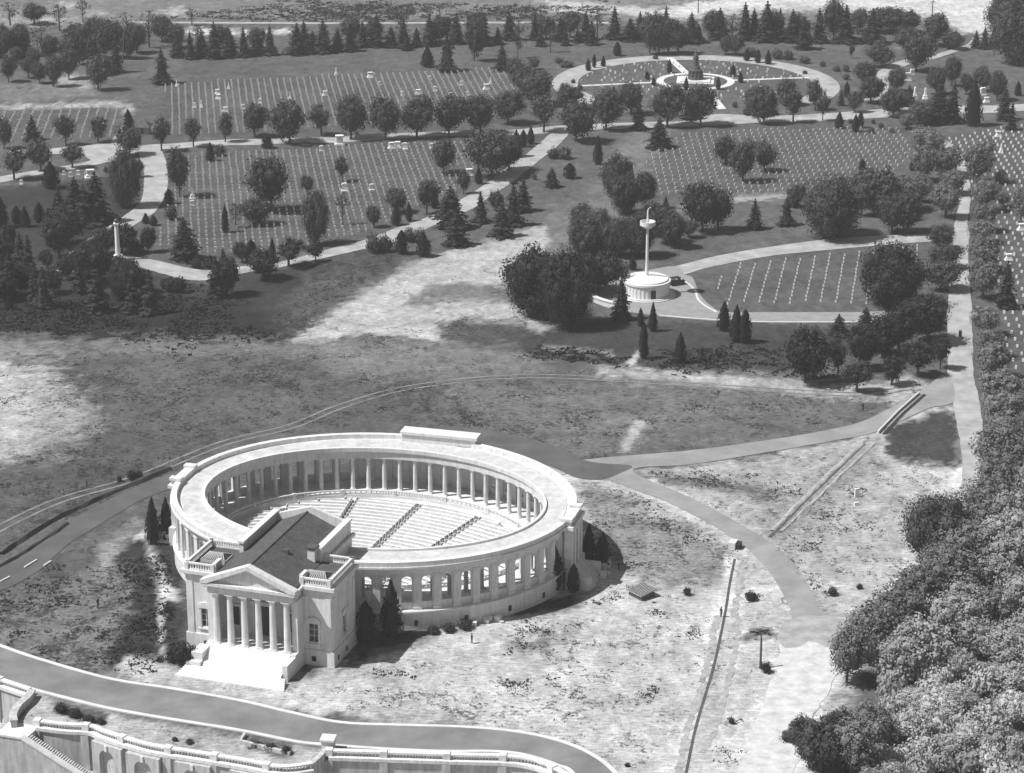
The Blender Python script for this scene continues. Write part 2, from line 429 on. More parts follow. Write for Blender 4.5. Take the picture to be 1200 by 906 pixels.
# front road with pale gutters
f_up = [(-260,660),(-120,712),(0,758),(60,778),(130,797),(200,808),(280,822),(340,836),(400,848),(470,851),(540,853),(600,858),(650,868),(690,884),(722,910),(770,980)]
f_lo = [(-260,700),(-120,752),(0,795),(35,806),(77,817),(126,829),(187,840),(280,855),(345,868),(380,872),(450,877),(520,880),(577,880),(615,884),(653,896),(676,910),(715,980)]
a = catmull([G(*p) for p in f_up], 6); c = catmull([G(*p) for p in f_lo], 6)
sheet('front_road', a + c[::-1], 'asphalt', .06, world=True)
def bank(name, path, prof, m, label=None, cat=None, closed=False, kind=None, z=0):
    o = MB().sweep(path, prof, closed).build(name, m); o.location.z = z
    return tag(o, label, cat, kind=kind)
def ribbon(name, path, w0, w1, z, m, h=.0):
    A, B = offset(path, w0), offset(path, w1)
    vs = [(p[0], p[1], z) for p in A] + [(p[0], p[1], z) for p in B]; n = len(A)
    o = MB().add(vs, [(i, i+1, n+i+1, n+i) for i in range(n-1)]).build(name, m)
    if o.data.polygons[0].normal.z < 0: o.data.flip_normals()
    return tag(o, kind='structure')
KP = [(-.1, -.2), (.62, -.2), (.62, .14), (-.1, .14)]
for nm, path, sg in (('road_kerb', a, 1), ('road_kerb', c, -1)):
    pr = [(o*sg, z) for o, z in KP]
    tag(MB().sweep(path, pr).build(nm, 'pale'), kind='structure')
# drive round the ring and to the east
sheet('ring_drive', [(520,500),(575,507),(620,516),(655,526),(680,538),(712,536),(808,528),(900,516),(980,502),(1020,490),(1076,460),(1110,438),(1118,470),(1090,478),(1072,486),(1024,507),(980,516),(900,530),(812,544),(750,548),(745,555),(770,567),(796,577.5),(839,598),(877,620),(907,639),(930,660),(947,685),(959,711),(972,720),(1002,721),(1012,748),(928,748),(928,741),(927,717),(918,697),(904,674),(883,650),(866,636),(839,618),(813,604),(781,588),(746,575),(705,560),(676,556),(640,545),(560,525)], 'asphalt_pale', .05, 5)
sheet('dirt_track', [(926,738),(1006,736),(1003,758),(985,785),(968,815),(950,845),(938,880),(930,915),(925,970),(850,970),(866,900),(885,850),(903,800),(914,765)], mat('pale_dirt', .54, .95, .5, (2, .5, .1), .3), .03, 4, jit=.35)
sheet('dirt_track', [(920,728),(960,722),(1010,726),(1000,748),(975,758),(950,752),(918,760)], mat('dusty_end', .34, .95, .35, (2, .5, .1), .35), .062, 4, jit=.3)
sheet('ring_drive', [(515,499),(575,506),(620,515),(655,525),(690,541),(740,546),(724,556),(706,562),(676,560),(640,545),(560,525)], 'asphalt_dark', .058, 5)
strip('west_drive', [(262,536),(208,553),(170,566),(140,580),(108,596),(70,618),(30,646),(8,660),(-40,694),(-120,745)], [(260,550),(202,572),(166,586),(140,601),(112,618),(80,638),(60,656),(44,670),(20,684),(0,693),(-40,712),(-100,748)], 'asphalt_dark', .05)
# gravel roads of the cemetery
strip('gravel_road', [(1088,150),(1103,161),(1118,172),(1128,185),(1135,200),(1137,235),(1134,260),(1136,275),(1135,300),(1136,330),(1139,365),(1140,400),(1141,440),(1149,475),(1154,530),(1152,560),(1150,585),(1160,640)], [(1084,152),(1097,163),(1110,175),(1119,190),(1124,205),(1124,235),(1119,260),(1116,290),(1112,330),(1111,360),(1110,400),(1111,440),(1117,470),(1122,500),(1127,530),(1128,555),(1120,590),(1090,640)], 'gravel', .045, jit=.15)
strip('upper_road', [(-120,222),(-40,214),(0,207),(52,198),(100,190),(138,176),(172,170),(200,168.5),(267,163.5),(307,163),(342,162),(400,160),(500,155),(600,152),(660,147),(700,145),(767,143),(800,142),(837,134),(900,136),(967,133),(1033,128),(1100,124),(1150,124),(1200,122),(1300,116)],
      [(-120,232),(-40,222),(0,214.5),(52,203.5),(100,196),(138,187),(172,176),(200,174.5),(267,170.5),(307,170),(342,168),(400,167),(500,160.5),(600,158.5),(660,155),(700,152),(767,150),(800,148.5),(837,147),(900,143.5),(967,142),(1033,138),(1100,134),(1150,133),(1200,130),(1300,124)], 'gravel', .05)
sheet('upper_road', [(12,177),(62,174),(95,171),(140,169),(143,186),(112,189),(101,184),(96,180),(62,181),(20,183)], 'gravel', .058, 3)
sheet('path', [(130,168),(137,156),(143,146),(146,136),(150,138),(147,150),(143,160),(140,170)], 'gravel', .066, 3)
strip('lower_road', [(652,150),(640,161),(618,180),(600,192),(567,217),(542,233),(507,252),(458,270),(425,282),(400,288),(333,306),(287,312),(247,317),(220,314),(187,306),(143,299)], [(670,152),(655,170),(630,190),(600,214),(575,230),(553,245),(507,265),(467,282),(427,292),(400,298),(333,312.5),(287,320),(247,328),(220,328),(187,320),(143,308)], 'gravel', .055, jit=.1)
strip('curved_road', [(186,170),(192,182),(197,200),(195,225),(183,247),(167,258),(148,270),(128,283),(105,300),(85,320)], [(160,172),(165,188),(169,205),(167,230),(160,242),(140,257),(117,272),(98,283),(80,298),(60,318)], 'gravel', .062)
strip('mast_road', [(745,324),(770,318),(800,310),(850,298),(933,285),(1000,278),(1087,274.5),(1118,274)], [(760,331),(785,325),(805,321),(833,313),(900,300.5),(950,295),(1033,287.5),(1087,283.5),(1116,284)], 'gravel', .045)
sheet('mast_plaza', [(692,345),(700,335),(720,325),(745,320),(790,312),(803,322),(812,326),(820,345),(835,360),(850,366),(900,366),(1000,366),(1046,365),(1046,375),(1000,377),(900,377),(840,374.5),(800,372),(760,369),(720,363),(700,356)], mat('mast_plaza_gravel', .27, .95, .4, None, .2), .055, 4)
strip('far_road', [(150,25),(190,25.5),(300,26),(400,26.5),(520,26),(640,25.5),(720,26)], [(150,27.5),(190,27.5),(300,28),(400,28.3),(520,27.8),(640,27.6),(720,28)], 'gravel', .05)
strip('far_path', [(1012,118),(1022,104),(1024,90),(1038,78),(1060,70),(1088,66),(1115,58),(1133,52),(1140,44)], [(1028,118),(1040,108),(1043,92),(1052,82),(1070,74),(1092,70),(1120,61),(1138,56),(1150,46)], 'gravel', .05)
# round section with its ring road
CC = G(815, 98.5); CR = 47.5
def annulus(name, r0, r1, z, m, n=72, a0=0, a1=2*PI):
    vs = []; fs = []
    for i in range(n+1):
        t = a0+(a1-a0)*i/n
        for r in (r0, r1): vs.append((CC[0]+r*math.cos(t), CC[1]+r*math.sin(t), z))
    for i in range(n): fs.append((2*i, 2*i+1, 2*i+3, 2*i+2))
    return tag(MB().add(vs, fs).build(name, m), kind='structure')
annulus('ring_road', CR-8.5, CR, .045, 'gravel', a0=R(-40), a1=R(220))
CI = G(815, 95.2)
vs = []; fs = []
for i in range(49):
    t = 2*PI*i/48
    for r in (10.6, 13.0): vs.append((CI[0]+r*math.cos(t), CI[1]+r*1.02*math.sin(t), .06))
tag(MB().add(vs, [(2*i, 2*i+1, 2*i+3, 2*i+2) for i in range(48)]).build('ring_path', 'pale'), kind='structure')
for p, q, w in (((784,67.5),(806,87.5),2.6),((827,103.5),(846,128),2.8),((664,101.5),(770,96.5),1.8),((859,94.2),(948,91),1.8)):
    P, Q = G(*p), G(*q); ribbon('ring_path', [P, Q], -w/2, w/2, .054, 'pale')
# white kerb lines about the mast
for pts in ([(795,326),(808,334),(815,342),(818,351),(827,359),(840,366)], [(1046,377.5),(940,378),(870,377),(820,374),(772,370)]):
    P = catmull([G(*p) for p in pts], 5)
    tag(MB().sweep(P, [(-.25,-.1),(.25,-.1),(.25,.16),(-.25,.16)]).build('lawn_kerb', 'pale'), kind='structure')
# tracks over the field
for pts, w in (([(-40,640),(60,590),(160,560),(260,520),(340,500),(400,476),(470,456),(560,444),(640,441),(740,446),(860,454),(1000,462),(1060,455)], 1.1),):
    P = catmull([G(*p) for p in pts], 6)
    for off in (-1.1, 1.1): ribbon('wheel_track', P, off-.3, off+.3, .012, mat('worn_earth', .20, .95, .3, None, .5))

# ------------------------------------------------------------------ memorial hall
HA = R(-18); HO = G(391, 782)
hall = empty('memorial_hall', (HO[0], HO[1], 0), HA)
tag(hall, 'white marble hall with six-columned portico, dark gable roof and broad white steps', 'hall')
sc, SL = -12.85, -25.7
def B(name, m, *boxes, parent=None):
    q = MB()
    for bx in boxes: q.box(*bx)
    return q.build(name, m, parent or hall)
PZ = 3.1
# podium; front face d=0
B('podium', 'marble', (SL-.25, .25, -.25, 10.2, -.6, 2.7), (sc-7.9, sc+7.9, -3.9, -.26, -.6, PZ))
def Bs(name, m, *boxes):
    for bx in boxes: MB().box(*bx).build(name, m, hall)
def wallwith(name, x0, x1, z0, z1, y0, y1, openings, m='marble', along='x', parent=None):
    """wall slab with rectangular openings [(a0,a1,b0,b1)]"""
    q = MB(); us = sorted({x0, x1, *[o[0] for o in openings], *[o[1] for o in openings]})
    for i in range(len(us)-1):
        u0, u1 = us[i], us[i+1]; mid = (u0+u1)/2
        cut = sorted([(o[2], o[3]) for o in openings if o[0] < mid < o[1]])
        z = z0; segs = []
        for (c0, c1) in cut: segs.append((z, c0)); z = c1
        segs.append((z, z1))
        for (s0, s1) in segs:
            if s1 - s0 < .001: continue
            if along == 'x': q.box(u0, u1, y0, y1, s0, s1)
            else: q.box(y0, y1, u0, u1, s0, s1)
    return q.build(name, m, parent or hall)
WIN = [(-23.2,-21.6,4.0,7.2), (-4.1,-2.5,4.0,7.2)]
wallwith('front_wall', SL, sc-7.3, 2.7, 12.2, 0, .8, WIN[:1])
wallwith('front_wall', sc+7.3, 0, 2.7, 12.2, 0, .8, WIN[1:])
RW = [(4.2, 5.8, 4.0, 7.2)]
wallwith('side_wall', .8, 10, 2.7, 12.2, -.8, 0, RW, along='y')
wallwith('side_wall', .8, 10, 2.7, 12.2, SL, SL+.8, RW, along='y')
B('rear_wall', 'marble', (SL+.8, -.8, 9.2, 10, 2.7, 12.2))
# recessed portico back wall with a doorway and two niches
wallwith('portico_wall', sc-7.3, sc+7.3, PZ, 12.0, 1.8, 2.4, [(sc-1.5, sc+1.5, PZ, 8.4), (sc-5.6,sc-4.3,4.2,7.6), (sc+4.3,sc+5.6,4.2,7.6)])
B('portico_floor', 'marble_floor', (sc-7.3, sc+7.3, -.25, 1.8, 2.4, PZ))
B('corner_pier', 'marble', (sc-7.9, sc-6.9, -2.7, 1.8, PZ, 12.0)); B('corner_pier', 'marble', (sc+6.9, sc+7.9, -2.7, 1.8, PZ, 12.0))
d = B('door', 'woodd', (sc-1.5, sc-.03, 2.1, 2.2, PZ, 8.4), (sc+.03, sc+1.5, 2.1, 2.2, PZ, 8.4))
B('door_frame', 'marble', (sc-2.0, sc-1.5, 1.5, 1.8, PZ, 8.4), (sc+1.5, sc+2.0, 1.5, 1.8, PZ, 8.4), (sc-2.2, sc+2.2, 1.45, 1.8, 8.4, 9.1), parent=d)
for s0 in (sc-4.95, sc+4.95):
    w = B('window', 'glass', (s0-.65, s0+.65, 2.1, 2.15, 4.2, 7.6))
    B('hood', 'marble', (s0-.95, s0+.95, 1.5, 1.8, 7.7, 8.1), parent=w)
def window(s0, y, along='x', sg=-1):
    w = MB(); fr = MB(); hd = MB()
    def bx(q, a0, a1, e0, e1, z0, z1):
        e0, e1 = sorted((y + sg*e0, y + sg*e1))
        if along == 'x': q.box(a0, a1, e0, e1, z0, z1)
        else: q.box(e0, e1, a0, a1, z0, z1)
    bx(w, s0-.8, s0+.8, -.35, -.30, 4.0, 7.2)
    for q_ in (s0-.07, ): bx(fr, q_, q_+.14, -.29, -.2, 4.05, 7.15)
    for z in (5.0, 6.1): bx(fr, s0-.78, s0+.78, -.29, -.22, z, z+.12)
    bx(hd, s0-1.15, s0-.8, .002, .16, 3.8, 7.4); bx(hd, s0+.8, s0+1.15, .002, .16, 3.8, 7.4)
    bx(hd, s0-1.3, s0+1.3, .002, .3, 7.4, 7.7); bx(hd, s0-1.35, s0+1.35, .002, .25, 3.55, 3.8)
    o = w.build('window', 'glass', hall)
    fr.build('mullion', 'trim', o); hd.build('frame', 'marble', o)
    t = MB(); e0, e1 = sorted((y+sg*.003, y+sg*.3))
    pts = [(s0-1.35, 7.7), (s0+1.35, 7.7), (s0+.8, 8.25), (s0, 8.5), (s0-.8, 8.25)]
    if along == 'x': t.yprism(pts, e0, e1)
    else: t.add([(e, p[0], p[1]) for e in (e0, e1) for p in pts], [(0,1,2,3,4), (9,8,7,6,5)] + [(i, (i+1) % 5, 5+(i+1) % 5, 5+i) for i in range(5)])
    t.build('hood', 'marble', o)
window(-22.4, 0); window(-3.3, 0); window(5.0, 0, 'y', 1); window(5.0, SL, 'y', -1)
for s0 in (-22.4, -3.3): B('basement_window', 'dark', (s0-.4, s0+.4, -.27, -.2, .7, 1.6))
for d0 in (1.6, 5.2): B('basement_window', 'dark', (.2, .27, d0-.35, d0+.35, .7, 1.6))
# pilasters at the corners
for s0 in (SL+.7, SL+4.5, -4.9+.2, -.7): B('pilaster', 'marble', (s0-.5, s0+.5, -.14, -.002, 2.72, 12.0))
for d0 in (.7, 3.2, 6.9, 9.2): B('pilaster', 'marble', (.002, .14, d0-.45, d0+.45, 2.72, 12.0))
# columns
for i in range(6):
    q = MB(); x = sc - 6.2 + 12.4*i/5
    col_ = MB().lathe([(.62,PZ+.3),(.6,PZ+.5),(.56,PZ+3),(.47,11.1)], 20, x, -3.0).build('column', 'marble', hall)
    MB().box(x-.72, x+.72, -3.72, -2.28, PZ, PZ+.18).lathe([(.7,PZ+.18),(.7,PZ+.3),(.6,PZ+.34)], 20, x, -3.0).build('base', 'marble', col_)
    MB().lathe([(.47,11.1),(.52,11.2),(.6,11.6),(.74,11.85)], 16, x, -3.0).box(x-.72, x+.72, -3.72, -2.28, 11.85, 12.0).build('capital', 'marble', col_)
# entablature and cornice of the block, then of the portico
Bs('entablature', 'marble', (SL-.05, sc-7.85, -.05, 10.05, 12.2, 13.4), (sc+7.85, .05, -.05, 10.05, 12.2, 13.4), (sc-7.85, sc+7.85, 9.0, 10.05, 12.2, 13.4))
Bs('cornice', 'marble', (SL-.6, sc-7.2, -.6, 10.6, 13.4, 14.0), (sc+7.2, .6, -.6, 10.6, 13.4, 14.0))
B('portico_entablature', 'marble', (sc-7.4, sc+7.4, -3.6, -2.4, 12.0, 13.4), (sc-7.6, sc-6.6, -2.4, 1.7, 12.0, 13.4), (sc+6.6, sc+7.6, -2.4, 1.7, 12.0, 13.4), (sc-7.4, sc+7.4, -2.4, 2.4, 13.1, 13.4))
B('portico_cornice', 'marble', (sc-8.1, sc+8.1, -4.2, -.61, 13.4, 13.9))
ped = MB(); hx = 8.1
ped.yprism([(sc-7.4,13.9),(sc+7.4,13.9),(sc,16.9)], -3.4, -1.0)
ped.build('pediment', 'marble', hall)
rk = MB()
for sg in (-1, 1):
    pts = [(sc+sg*8.3,13.9),(sc+sg*8.3,14.35),(sc,17.75),(sc,17.05),(sc+sg*7.2,13.9)]
    rk.yprism(pts if sg < 0 else pts[::-1], -4.3, -2.9)
rk.build('raking_cornice', 'marble', hall)
dn = MB()
for k in range(30):
    x = sc-7.6+15.2*k/29; dn.box(x-.13, x+.13, -4.0, -3.61, 13.1, 13.39)
dn.build('dentil_band', 'marble', hall); dn = MB()
for k in range(16): dn.box(-4.4+4.4*k/15-.1, -4.4+4.4*k/15+.12, -.35, -.051, 13.1, 13.39)
dn.build('dentil_band', 'marble', hall); dn = MB()
for k in range(16): dn.box(SL+4.4*k/15-.1, SL+4.4*k/15+.12, -.35, -.051, 13.1, 13.39)
dn.build('dentil_band', 'marble', hall); dn = MB()
for k in range(30): dn.box(.051, .35, .2+9.8*k/29-.1, .2+9.8*k/29+.12, 13.1, 13.39)
dn.build('dentil_band', 'marble', hall)
# balustrades of the wings
def balustrade(q, p, p2, z, h=1.3, w=.3, piers=True, sp=.42):
    dx, dy = p2[0]-p[0], p2[1]-p[1]; l = math.hypot(dx, dy); an = math.atan2(dy, dx); cx, cy = (p[0]+p2[0])/2, (p[1]+p2[1])/2
    q.obox(cx, cy, z, z+.3, l, w+.1, an); q.obox(cx, cy, z+h-.25, z+h, l, w+.14, an)
    n = max(1, int(l/sp))
    for i in range(n):
        t = (i+.5)/n; q.obox(p[0]+dx*t, p[1]+dy*t, z+.3, z+h-.25, .2, .2, an)
    if piers:
        for e in (p, p2): q.obox(e[0], e[1], z+.001, z+h+.08, .62, .62, an)
for seg in (((-.35,-.1),(-5.0,-.1)), ((-.3,.3),(-.3,9.6)), ((-.3,9.7),(-5.0,9.7)), ((SL+.35,-.1),(sc-7.9,-.1)), ((SL+.3,.3),(SL+.3,9.6)), ((SL+.3,9.7),(-19.4,9.7))):
    q = MB(); balustrade(q, seg[0], seg[1], 14.0); q.build('balustrade', 'marble', hall)
Bs('parapet_step', 'marble', (sc+7.3, sc+7.9, -.1, 2.2, 14.0, 15.6), (sc-7.9, sc-7.3, -.1, 2.2, 14.0, 15.6))
# nave behind
NL, NR, ND = -19.3, -5.2, 22.0
Bs('nave_wall', 'marble', (NL, NL+.9, 10.61, ND, 0, 14.2), (NR-.9, NR, 10.61, ND, 0, 14.2), (NL+.9, NR-.9, ND-.9, ND, 0, 14.2))
Bs('nave_parapet', 'marble', (NL+.1, NL+.8, 7.2, ND-.1, 14.2, 16.5), (NR-.8, NR-.1, 8.7, ND-.1, 14.2, 16.5), (NL-.1, NL+1.0, 7.0, ND+.1, 16.5, 16.85), (NR-1.0, NR+.1, 8.5, ND+.1, 16.5, 16.85))
Bs('nave_cornice', 'marble', (NL-.5, NL+.05, 10.62, ND+.4, 13.6, 14.18), (NR-.05, NR+.5, 10.62, ND+.4, 13.6, 14.18))
gp = MB().yprism([(NL+.82,14.2),(NR-.82,14.2),(NR-.82,16.4),(sc+.6,18.35),(NL+.82,16.4)], ND-.8, ND-.1).build('rear_gable', 'marble', hall)
# dark roofs: gable over the nave and portico, flat leads over the wings
rz_, ez = 17.45, 14.15
def roofslope(x0, x1, y0, y1, za, zb):
    return MB().add([(x0,y0,za),(x1,y0,zb),(x1,y1,zb),(x0,y1,za),(x0,y0,za-.15),(x1,y0,zb-.15),(x1,y1,zb-.15),(x0,y1,za-.15)], [(0,1,2,3),(7,6,5,4),(0,4,5,1),(1,5,6,2),(2,6,7,3),(3,7,4,0)])
rf = roofslope(sc, sc+7.6, -2.88, ND-.82, rz_, ez+.05).build('gable_roof', 'slate', hall)
rf2 = roofslope(sc-7.0, sc, -2.88, ND-.82, ez+.25, rz_).build('gable_roof', 'slate', hall)
MB().box(sc-.12, sc+.12, -2.85, ND-.83, rz_-.1, rz_+.12).build('ridge', 'slate', rf)
Bs('flat_roof', 'slate', (-5.2, -.2, .05, 9.5, 13.95, 14.1), (SL+.2, sc-6.8, .05, 9.5, 13.95, 14.1))
for (x0, x1, y0, y1) in ((-5.7, -1.4, 1.3, 4.6), (-24.3, -20.2, 3.2, 6.6)):
    xm0, xm1, ym = x0+1.0, x1-1.0, (y0+y1)/2
    vs = [(x0,y0,14.55),(x1,y0,14.55),(x1,y1,14.55),(x0,y1,14.55),(xm0,ym,15.25),(xm1,ym,15.25)]
    sk = MB().add(vs, [(0,1,5,4),(1,2,5),(2,3,4,5),(3,0,4),(3,2,1,0)]).build('skylight', 'glass', hall)
    MB().box(x0-.12, x1+.12, y0-.12, y1+.12, 14.1, 14.54).build('curb', 'trim', sk)
    q = MB()
    for k in range(12):
        t = k/11; xb = x0+(x1-x0)*t; xt = xm0+(xm1-xm0)*t
        q.tube([(xb, y0, 14.6), (xt, ym, 15.31)], [.09, .09], 4); q.tube([(xb, y1, 14.6), (xt, ym, 15.31)], [.09, .09], 4)
    q.build('glazing_bars', 'trim', sk)
ch = B('ventilator', 'marble', (-7.3, -6.0, 7.6, 9.0, 14.1, 16.6))
B('ventilator_cap', 'bronze', (-7.5, -5.8, 7.4, 9.2, 16.9, 17.15), (-7.1, -6.2, 7.8, 8.8, 16.6, 16.9), parent=ch)
B('roof_vent', 'bronze', (-10.9, -9.9, 5.6, 6.4, 15.6, 16.95))
# steps
st = MB(); n = 12
for k in range(n):
    z1 = PZ - (k+1)*(PZ-.95)/n; st.box(sc-7.0, sc+7.0, -3.9-(k+1)*.36, -3.9-k*.36, -.5, z1 if k else PZ-.17)
for k in range(6):
    z1 = .95 - k*.16; e = k*.36
    st.box(sc-9.6-e*.4, sc+7.9+e*.4, -8.22-(k+1)*.42, -8.22-k*.42, -.5, z1)
st.build('steps', 'steps', hall)
B('cheek_wall', 'marble', (sc-8.9, sc-7.0, -7.3, -3.92, -.5, 2.9), (sc-9.6, sc-7.0, -8.2, -7.3, -.5, 1.6)); B('cheek_wall', 'marble', (sc+7.0, sc+7.9, -7.4, -3.92, -.5, 2.75))

# ------------------------------------------------------------------ amphitheatre ring
AA = R(-15.5); AC = (-24.65, 409.3)
amp_ = empty('amphitheatre', (AC[0], AC[1], 0), AA)
tag(amp_, 'oval white marble amphitheatre ringed by a roofed colonnade around rows of benches', 'amphitheatre')
def h2a(s, d):                        # hall coordinates -> ring coordinates
    x = HO[0]+s*math.cos(HA)-d*math.sin(HA); y = HO[1]+s*math.sin(HA)+d*math.cos(HA)
    x -= AC[0]; y -= AC[1]
    return (x*math.cos(-AA)-y*math.sin(-AA), x*math.sin(-AA)+y*math.cos(-AA))
RI, RO = (30.9, 23.6), (36.2, 30.5)
NXC = h2a(-12.3, 17)[0]
def E(off, t, base='o'):              # point at offset (0 inner edge .. 1 outer edge) of the ring
    a_ = RI[0]+(RO[0]-RI[0])*off; b_ = RI[1]+(RO[1]-RI[1])*off
    return (a_*math.cos(t), b_*math.sin(t))
NB = 60
tt = np.linspace(0, 2*PI, 4001); mx_, my_ = 33.6*np.cos(tt), 27.2*np.sin(tt)
al = np.concatenate([[0], np.cumsum(np.hypot(np.diff(mx_), np.diff(my_)))])
T = [float(np.interp(al[-1]*i/NB, al, tt)) for i in range(NB)]
def gap(t): x, y = E(.5, t); return y < 0 and abs(x-NXC) < 6.2
# arc of the ring, starting just right of the nave and going round to its left
tl = [t for t in np.linspace(-PI/2, 3*PI/2, 721)]
g_ = [t for t in tl if not gap(t)]
ARC = g_
def ring(name, prof, m, parent=amp_, arc=ARC):
    """prof: list of (offset fraction, extra metres outwards, z) closed cross-section"""
    vs = []; fs = []; k = len(prof); n = len(arc)
    for t in arc:
        for (o, e, z) in prof:
            x, y = E(o, t); l = math.hypot(x/RO[0]**2, y/RO[1]**2); vs.append((x+e*x/RO[0]**2/l, y+e*y/RO[1]**2/l, z))
    for i in range(n-1):
        for j in range(k):
            q = (j+1) % k; fs.append((i*k+j, i*k+q, (i+1)*k+q, (i+1)*k+j))
    fs.append(tuple(range(k))[::-1]); fs.append(tuple((n-1)*k+j for j in range(k)))
    o = MB().add(vs, fs).build(name, m, parent)
    return o
FZ = 3.4
ring('podium', [(1, .15, -.6), (1, .15, FZ-.45), (1, .4, FZ-.4), (1, .4, FZ-.05), (.9, 0, FZ-.05), (.9, 0, -.6)], 'marble')
ring('colonnade_floor', [(.9, .01, 2.2), (.9, .01, FZ-.05), (1, .1, FZ-.05), (1, .1, FZ), (0, -2.4, FZ), (0, -2.4, 1.0), (0, -2.0, 1.0), (0, -2.0, 2.2)], 'marble_floor')
ring('inner_entablature', [(0, .9, 9.75), (0, .9, 11.2), (0, -.1, 11.2), (0, -.1, 11.0), (0, .1, 10.9), (0, .1, 9.75)], 'marble')
ring('outer_entablature', [(1, -1.5, 9.9), (1, -.3, 9.9), (1, -.3, 10.7), (1, -.15, 10.75), (1, .5, 11.15), (1, .5, 11.5), (1, -1.5, 11.5)], 'marble')
ring('roof', [(0, .05, 11.2), (1, -1.45, 11.3), (1, -1.45, 11.62), (0, .05, 11.55)], 'roofing')
ring('roof_kerb', [(0, -.2, 11.21), (0, .35, 11.24), (0, .35, 11.95), (0, -.2, 11.95)], 'marble')
ring('parapet', [(1, -.75, 11.51), (1, .3, 11.51), (1, .3, 12.35), (1, -.75, 12.35)], 'marble')
# inner columns, outer piers and the openings between
cm = MB().box(-.52,.52,-.52,.52,0,.18).lathe([(.5,.18),(.5,.3),(.41,.36),(.4,2.2),(.34,5.85),(.42,5.95),(.5,6.15)], 14).box(-.52,.52,-.52,.52,6.15,6.352).mesh('column', 'marble')
pm = MB().box(-.62,.62,-.55,.55,0,6.5).box(-.72,.72,-.65,.65,0,.5).box(-.72,.72,-.65,.65,6.1,6.499).mesh('pier', 'marble')
def facing(t, o):
    x, y = E(o, t); return math.atan2(y/RO[1]**2, x/RO[0]**2)-PI/2
for i in range(NB):
    t = T[i]
    x, y = E(.5, t)
    if y < 0 and abs(x-NXC) < 7.0: continue
    x, y = E(.10, t); link('column', cm, amp_, (x, y, FZ), facing(t, .1))
    a_, b_ = RO[0]-.85, RO[1]-.85
    x, y = a_*math.cos(t), b_*math.sin(t); link('pier', pm, amp_, (x, y, FZ), facing(t, 1))
for i in range(NB):
    t0, t1 = T[i], (T[i+1] if i+1 < NB else 2*PI); tm = (t0+t1)/2
    x, y = E(.5, tm)
    if y < 0 and abs(x-NXC) < 6.4: continue
    a_, b_ = RO[0]-.85, RO[1]-.85
    p, q = (a_*math.cos(t0), b_*math.sin(t0)), (a_*math.cos(t1), b_*math.sin(t1))
    l = math.hypot(p[0]-q[0], p[1]-q[1])-1.2; an = math.atan2(q[1]-p[1], q[0]-p[0]); c_ = ((p[0]+q[0])/2, (p[1]+q[1])/2)
    hw, ow = l/2, l/2-.22
    solid = abs(tm-PI/2) < .42
    if solid: mb = MB().box(-hw, hw, -.2, .2, 0, 6.49)
    else:
        op = [(-ow, 1.35)] + [(-ow, 5.2)] + [(-ow+.7*(1-math.cos(k*PI/8)), 5.2+.75*math.sin(k*PI/8)) for k in (1,2,3,4)] + [(ow-.7*(1-math.cos(k*PI/8)), 5.2+.75*math.sin(k*PI/8)) for k in (4,3,2,1)] + [(ow, 5.2), (ow, 1.35)]
        ou = [(-hw, 0), (-hw, 5.2)] + [(-hw, 6.49) if k < 3 else (-ow+.7, 6.49) for k in (1,2,3,4)] + [(ow-.7, 6.49) if k > 2 else (hw, 6.49) for k in (4,3,2,1)] + [(hw, 5.2), (hw, 0)]
        n = len(op); vs = []
        for yy in (-.2, .2):
            vs += [(u[0], yy, u[1]) for u in ou] + [(u[0], yy, u[1]) for u in op]
        fs = []; K = 2*n
        for j in range(n):
            j2 = (j+1) % n
            fs += [(j, j2, n+j2, n+j), (K+j2, K+j, K+n+j, K+n+j2), (n+j, n+j2, K+n+j2, K+n+j), (j2, j, K+j, K+j2)]
        mb = MB().add(vs, fs)
        mb.box(-hw, hw, -.3, .3, 1.2, 1.36)
    mb.build('bay_panel', 'marble', amp_, (c_[0], c_[1], FZ), an)
# small basement openings
for t in np.linspace(-1.35, -.1, 6):
    x, y = (RO[0]+.16)*math.cos(t), (RO[1]+.16)*math.sin(t)
    MB().box(-.3, .3, -.08, .08, .7, 1.7).build('basement_window', 'dark', amp_, (x, y, 0), facing(t, 1))
# inner balustrade around the seating
q = MB(); arc = [t for t in np.linspace(-PI/2, 3*PI/2, 181) if not gap(t)]
bp_ = []
for t in arc:
    x, y = E(0, t); l = math.hypot(x/RO[0]**2, y/RO[1]**2); bp_.append((x-2.15*x/RO[0]**2/l, y-2.15*y/RO[1]**2/l))
for i in range(len(bp_)-1):
    p, p2 = bp_[i], bp_[i+1]
    if math.hypot(p[0]-p2[0], p[1]-p2[1]) > 4 or i % 10 == 0: 
        q.obox(p[0], p[1], FZ, FZ+1.0, .6, .5, math.atan2(p2[1]-p[1], p2[0]-p[0])); 
    if math.hypot(p[0]-p2[0], p[1]-p2[1]) < 4: balustrade(q, p, p2, FZ, .9, .18, False, .5)
q.build('inner_balustrade', 'marble', amp_)
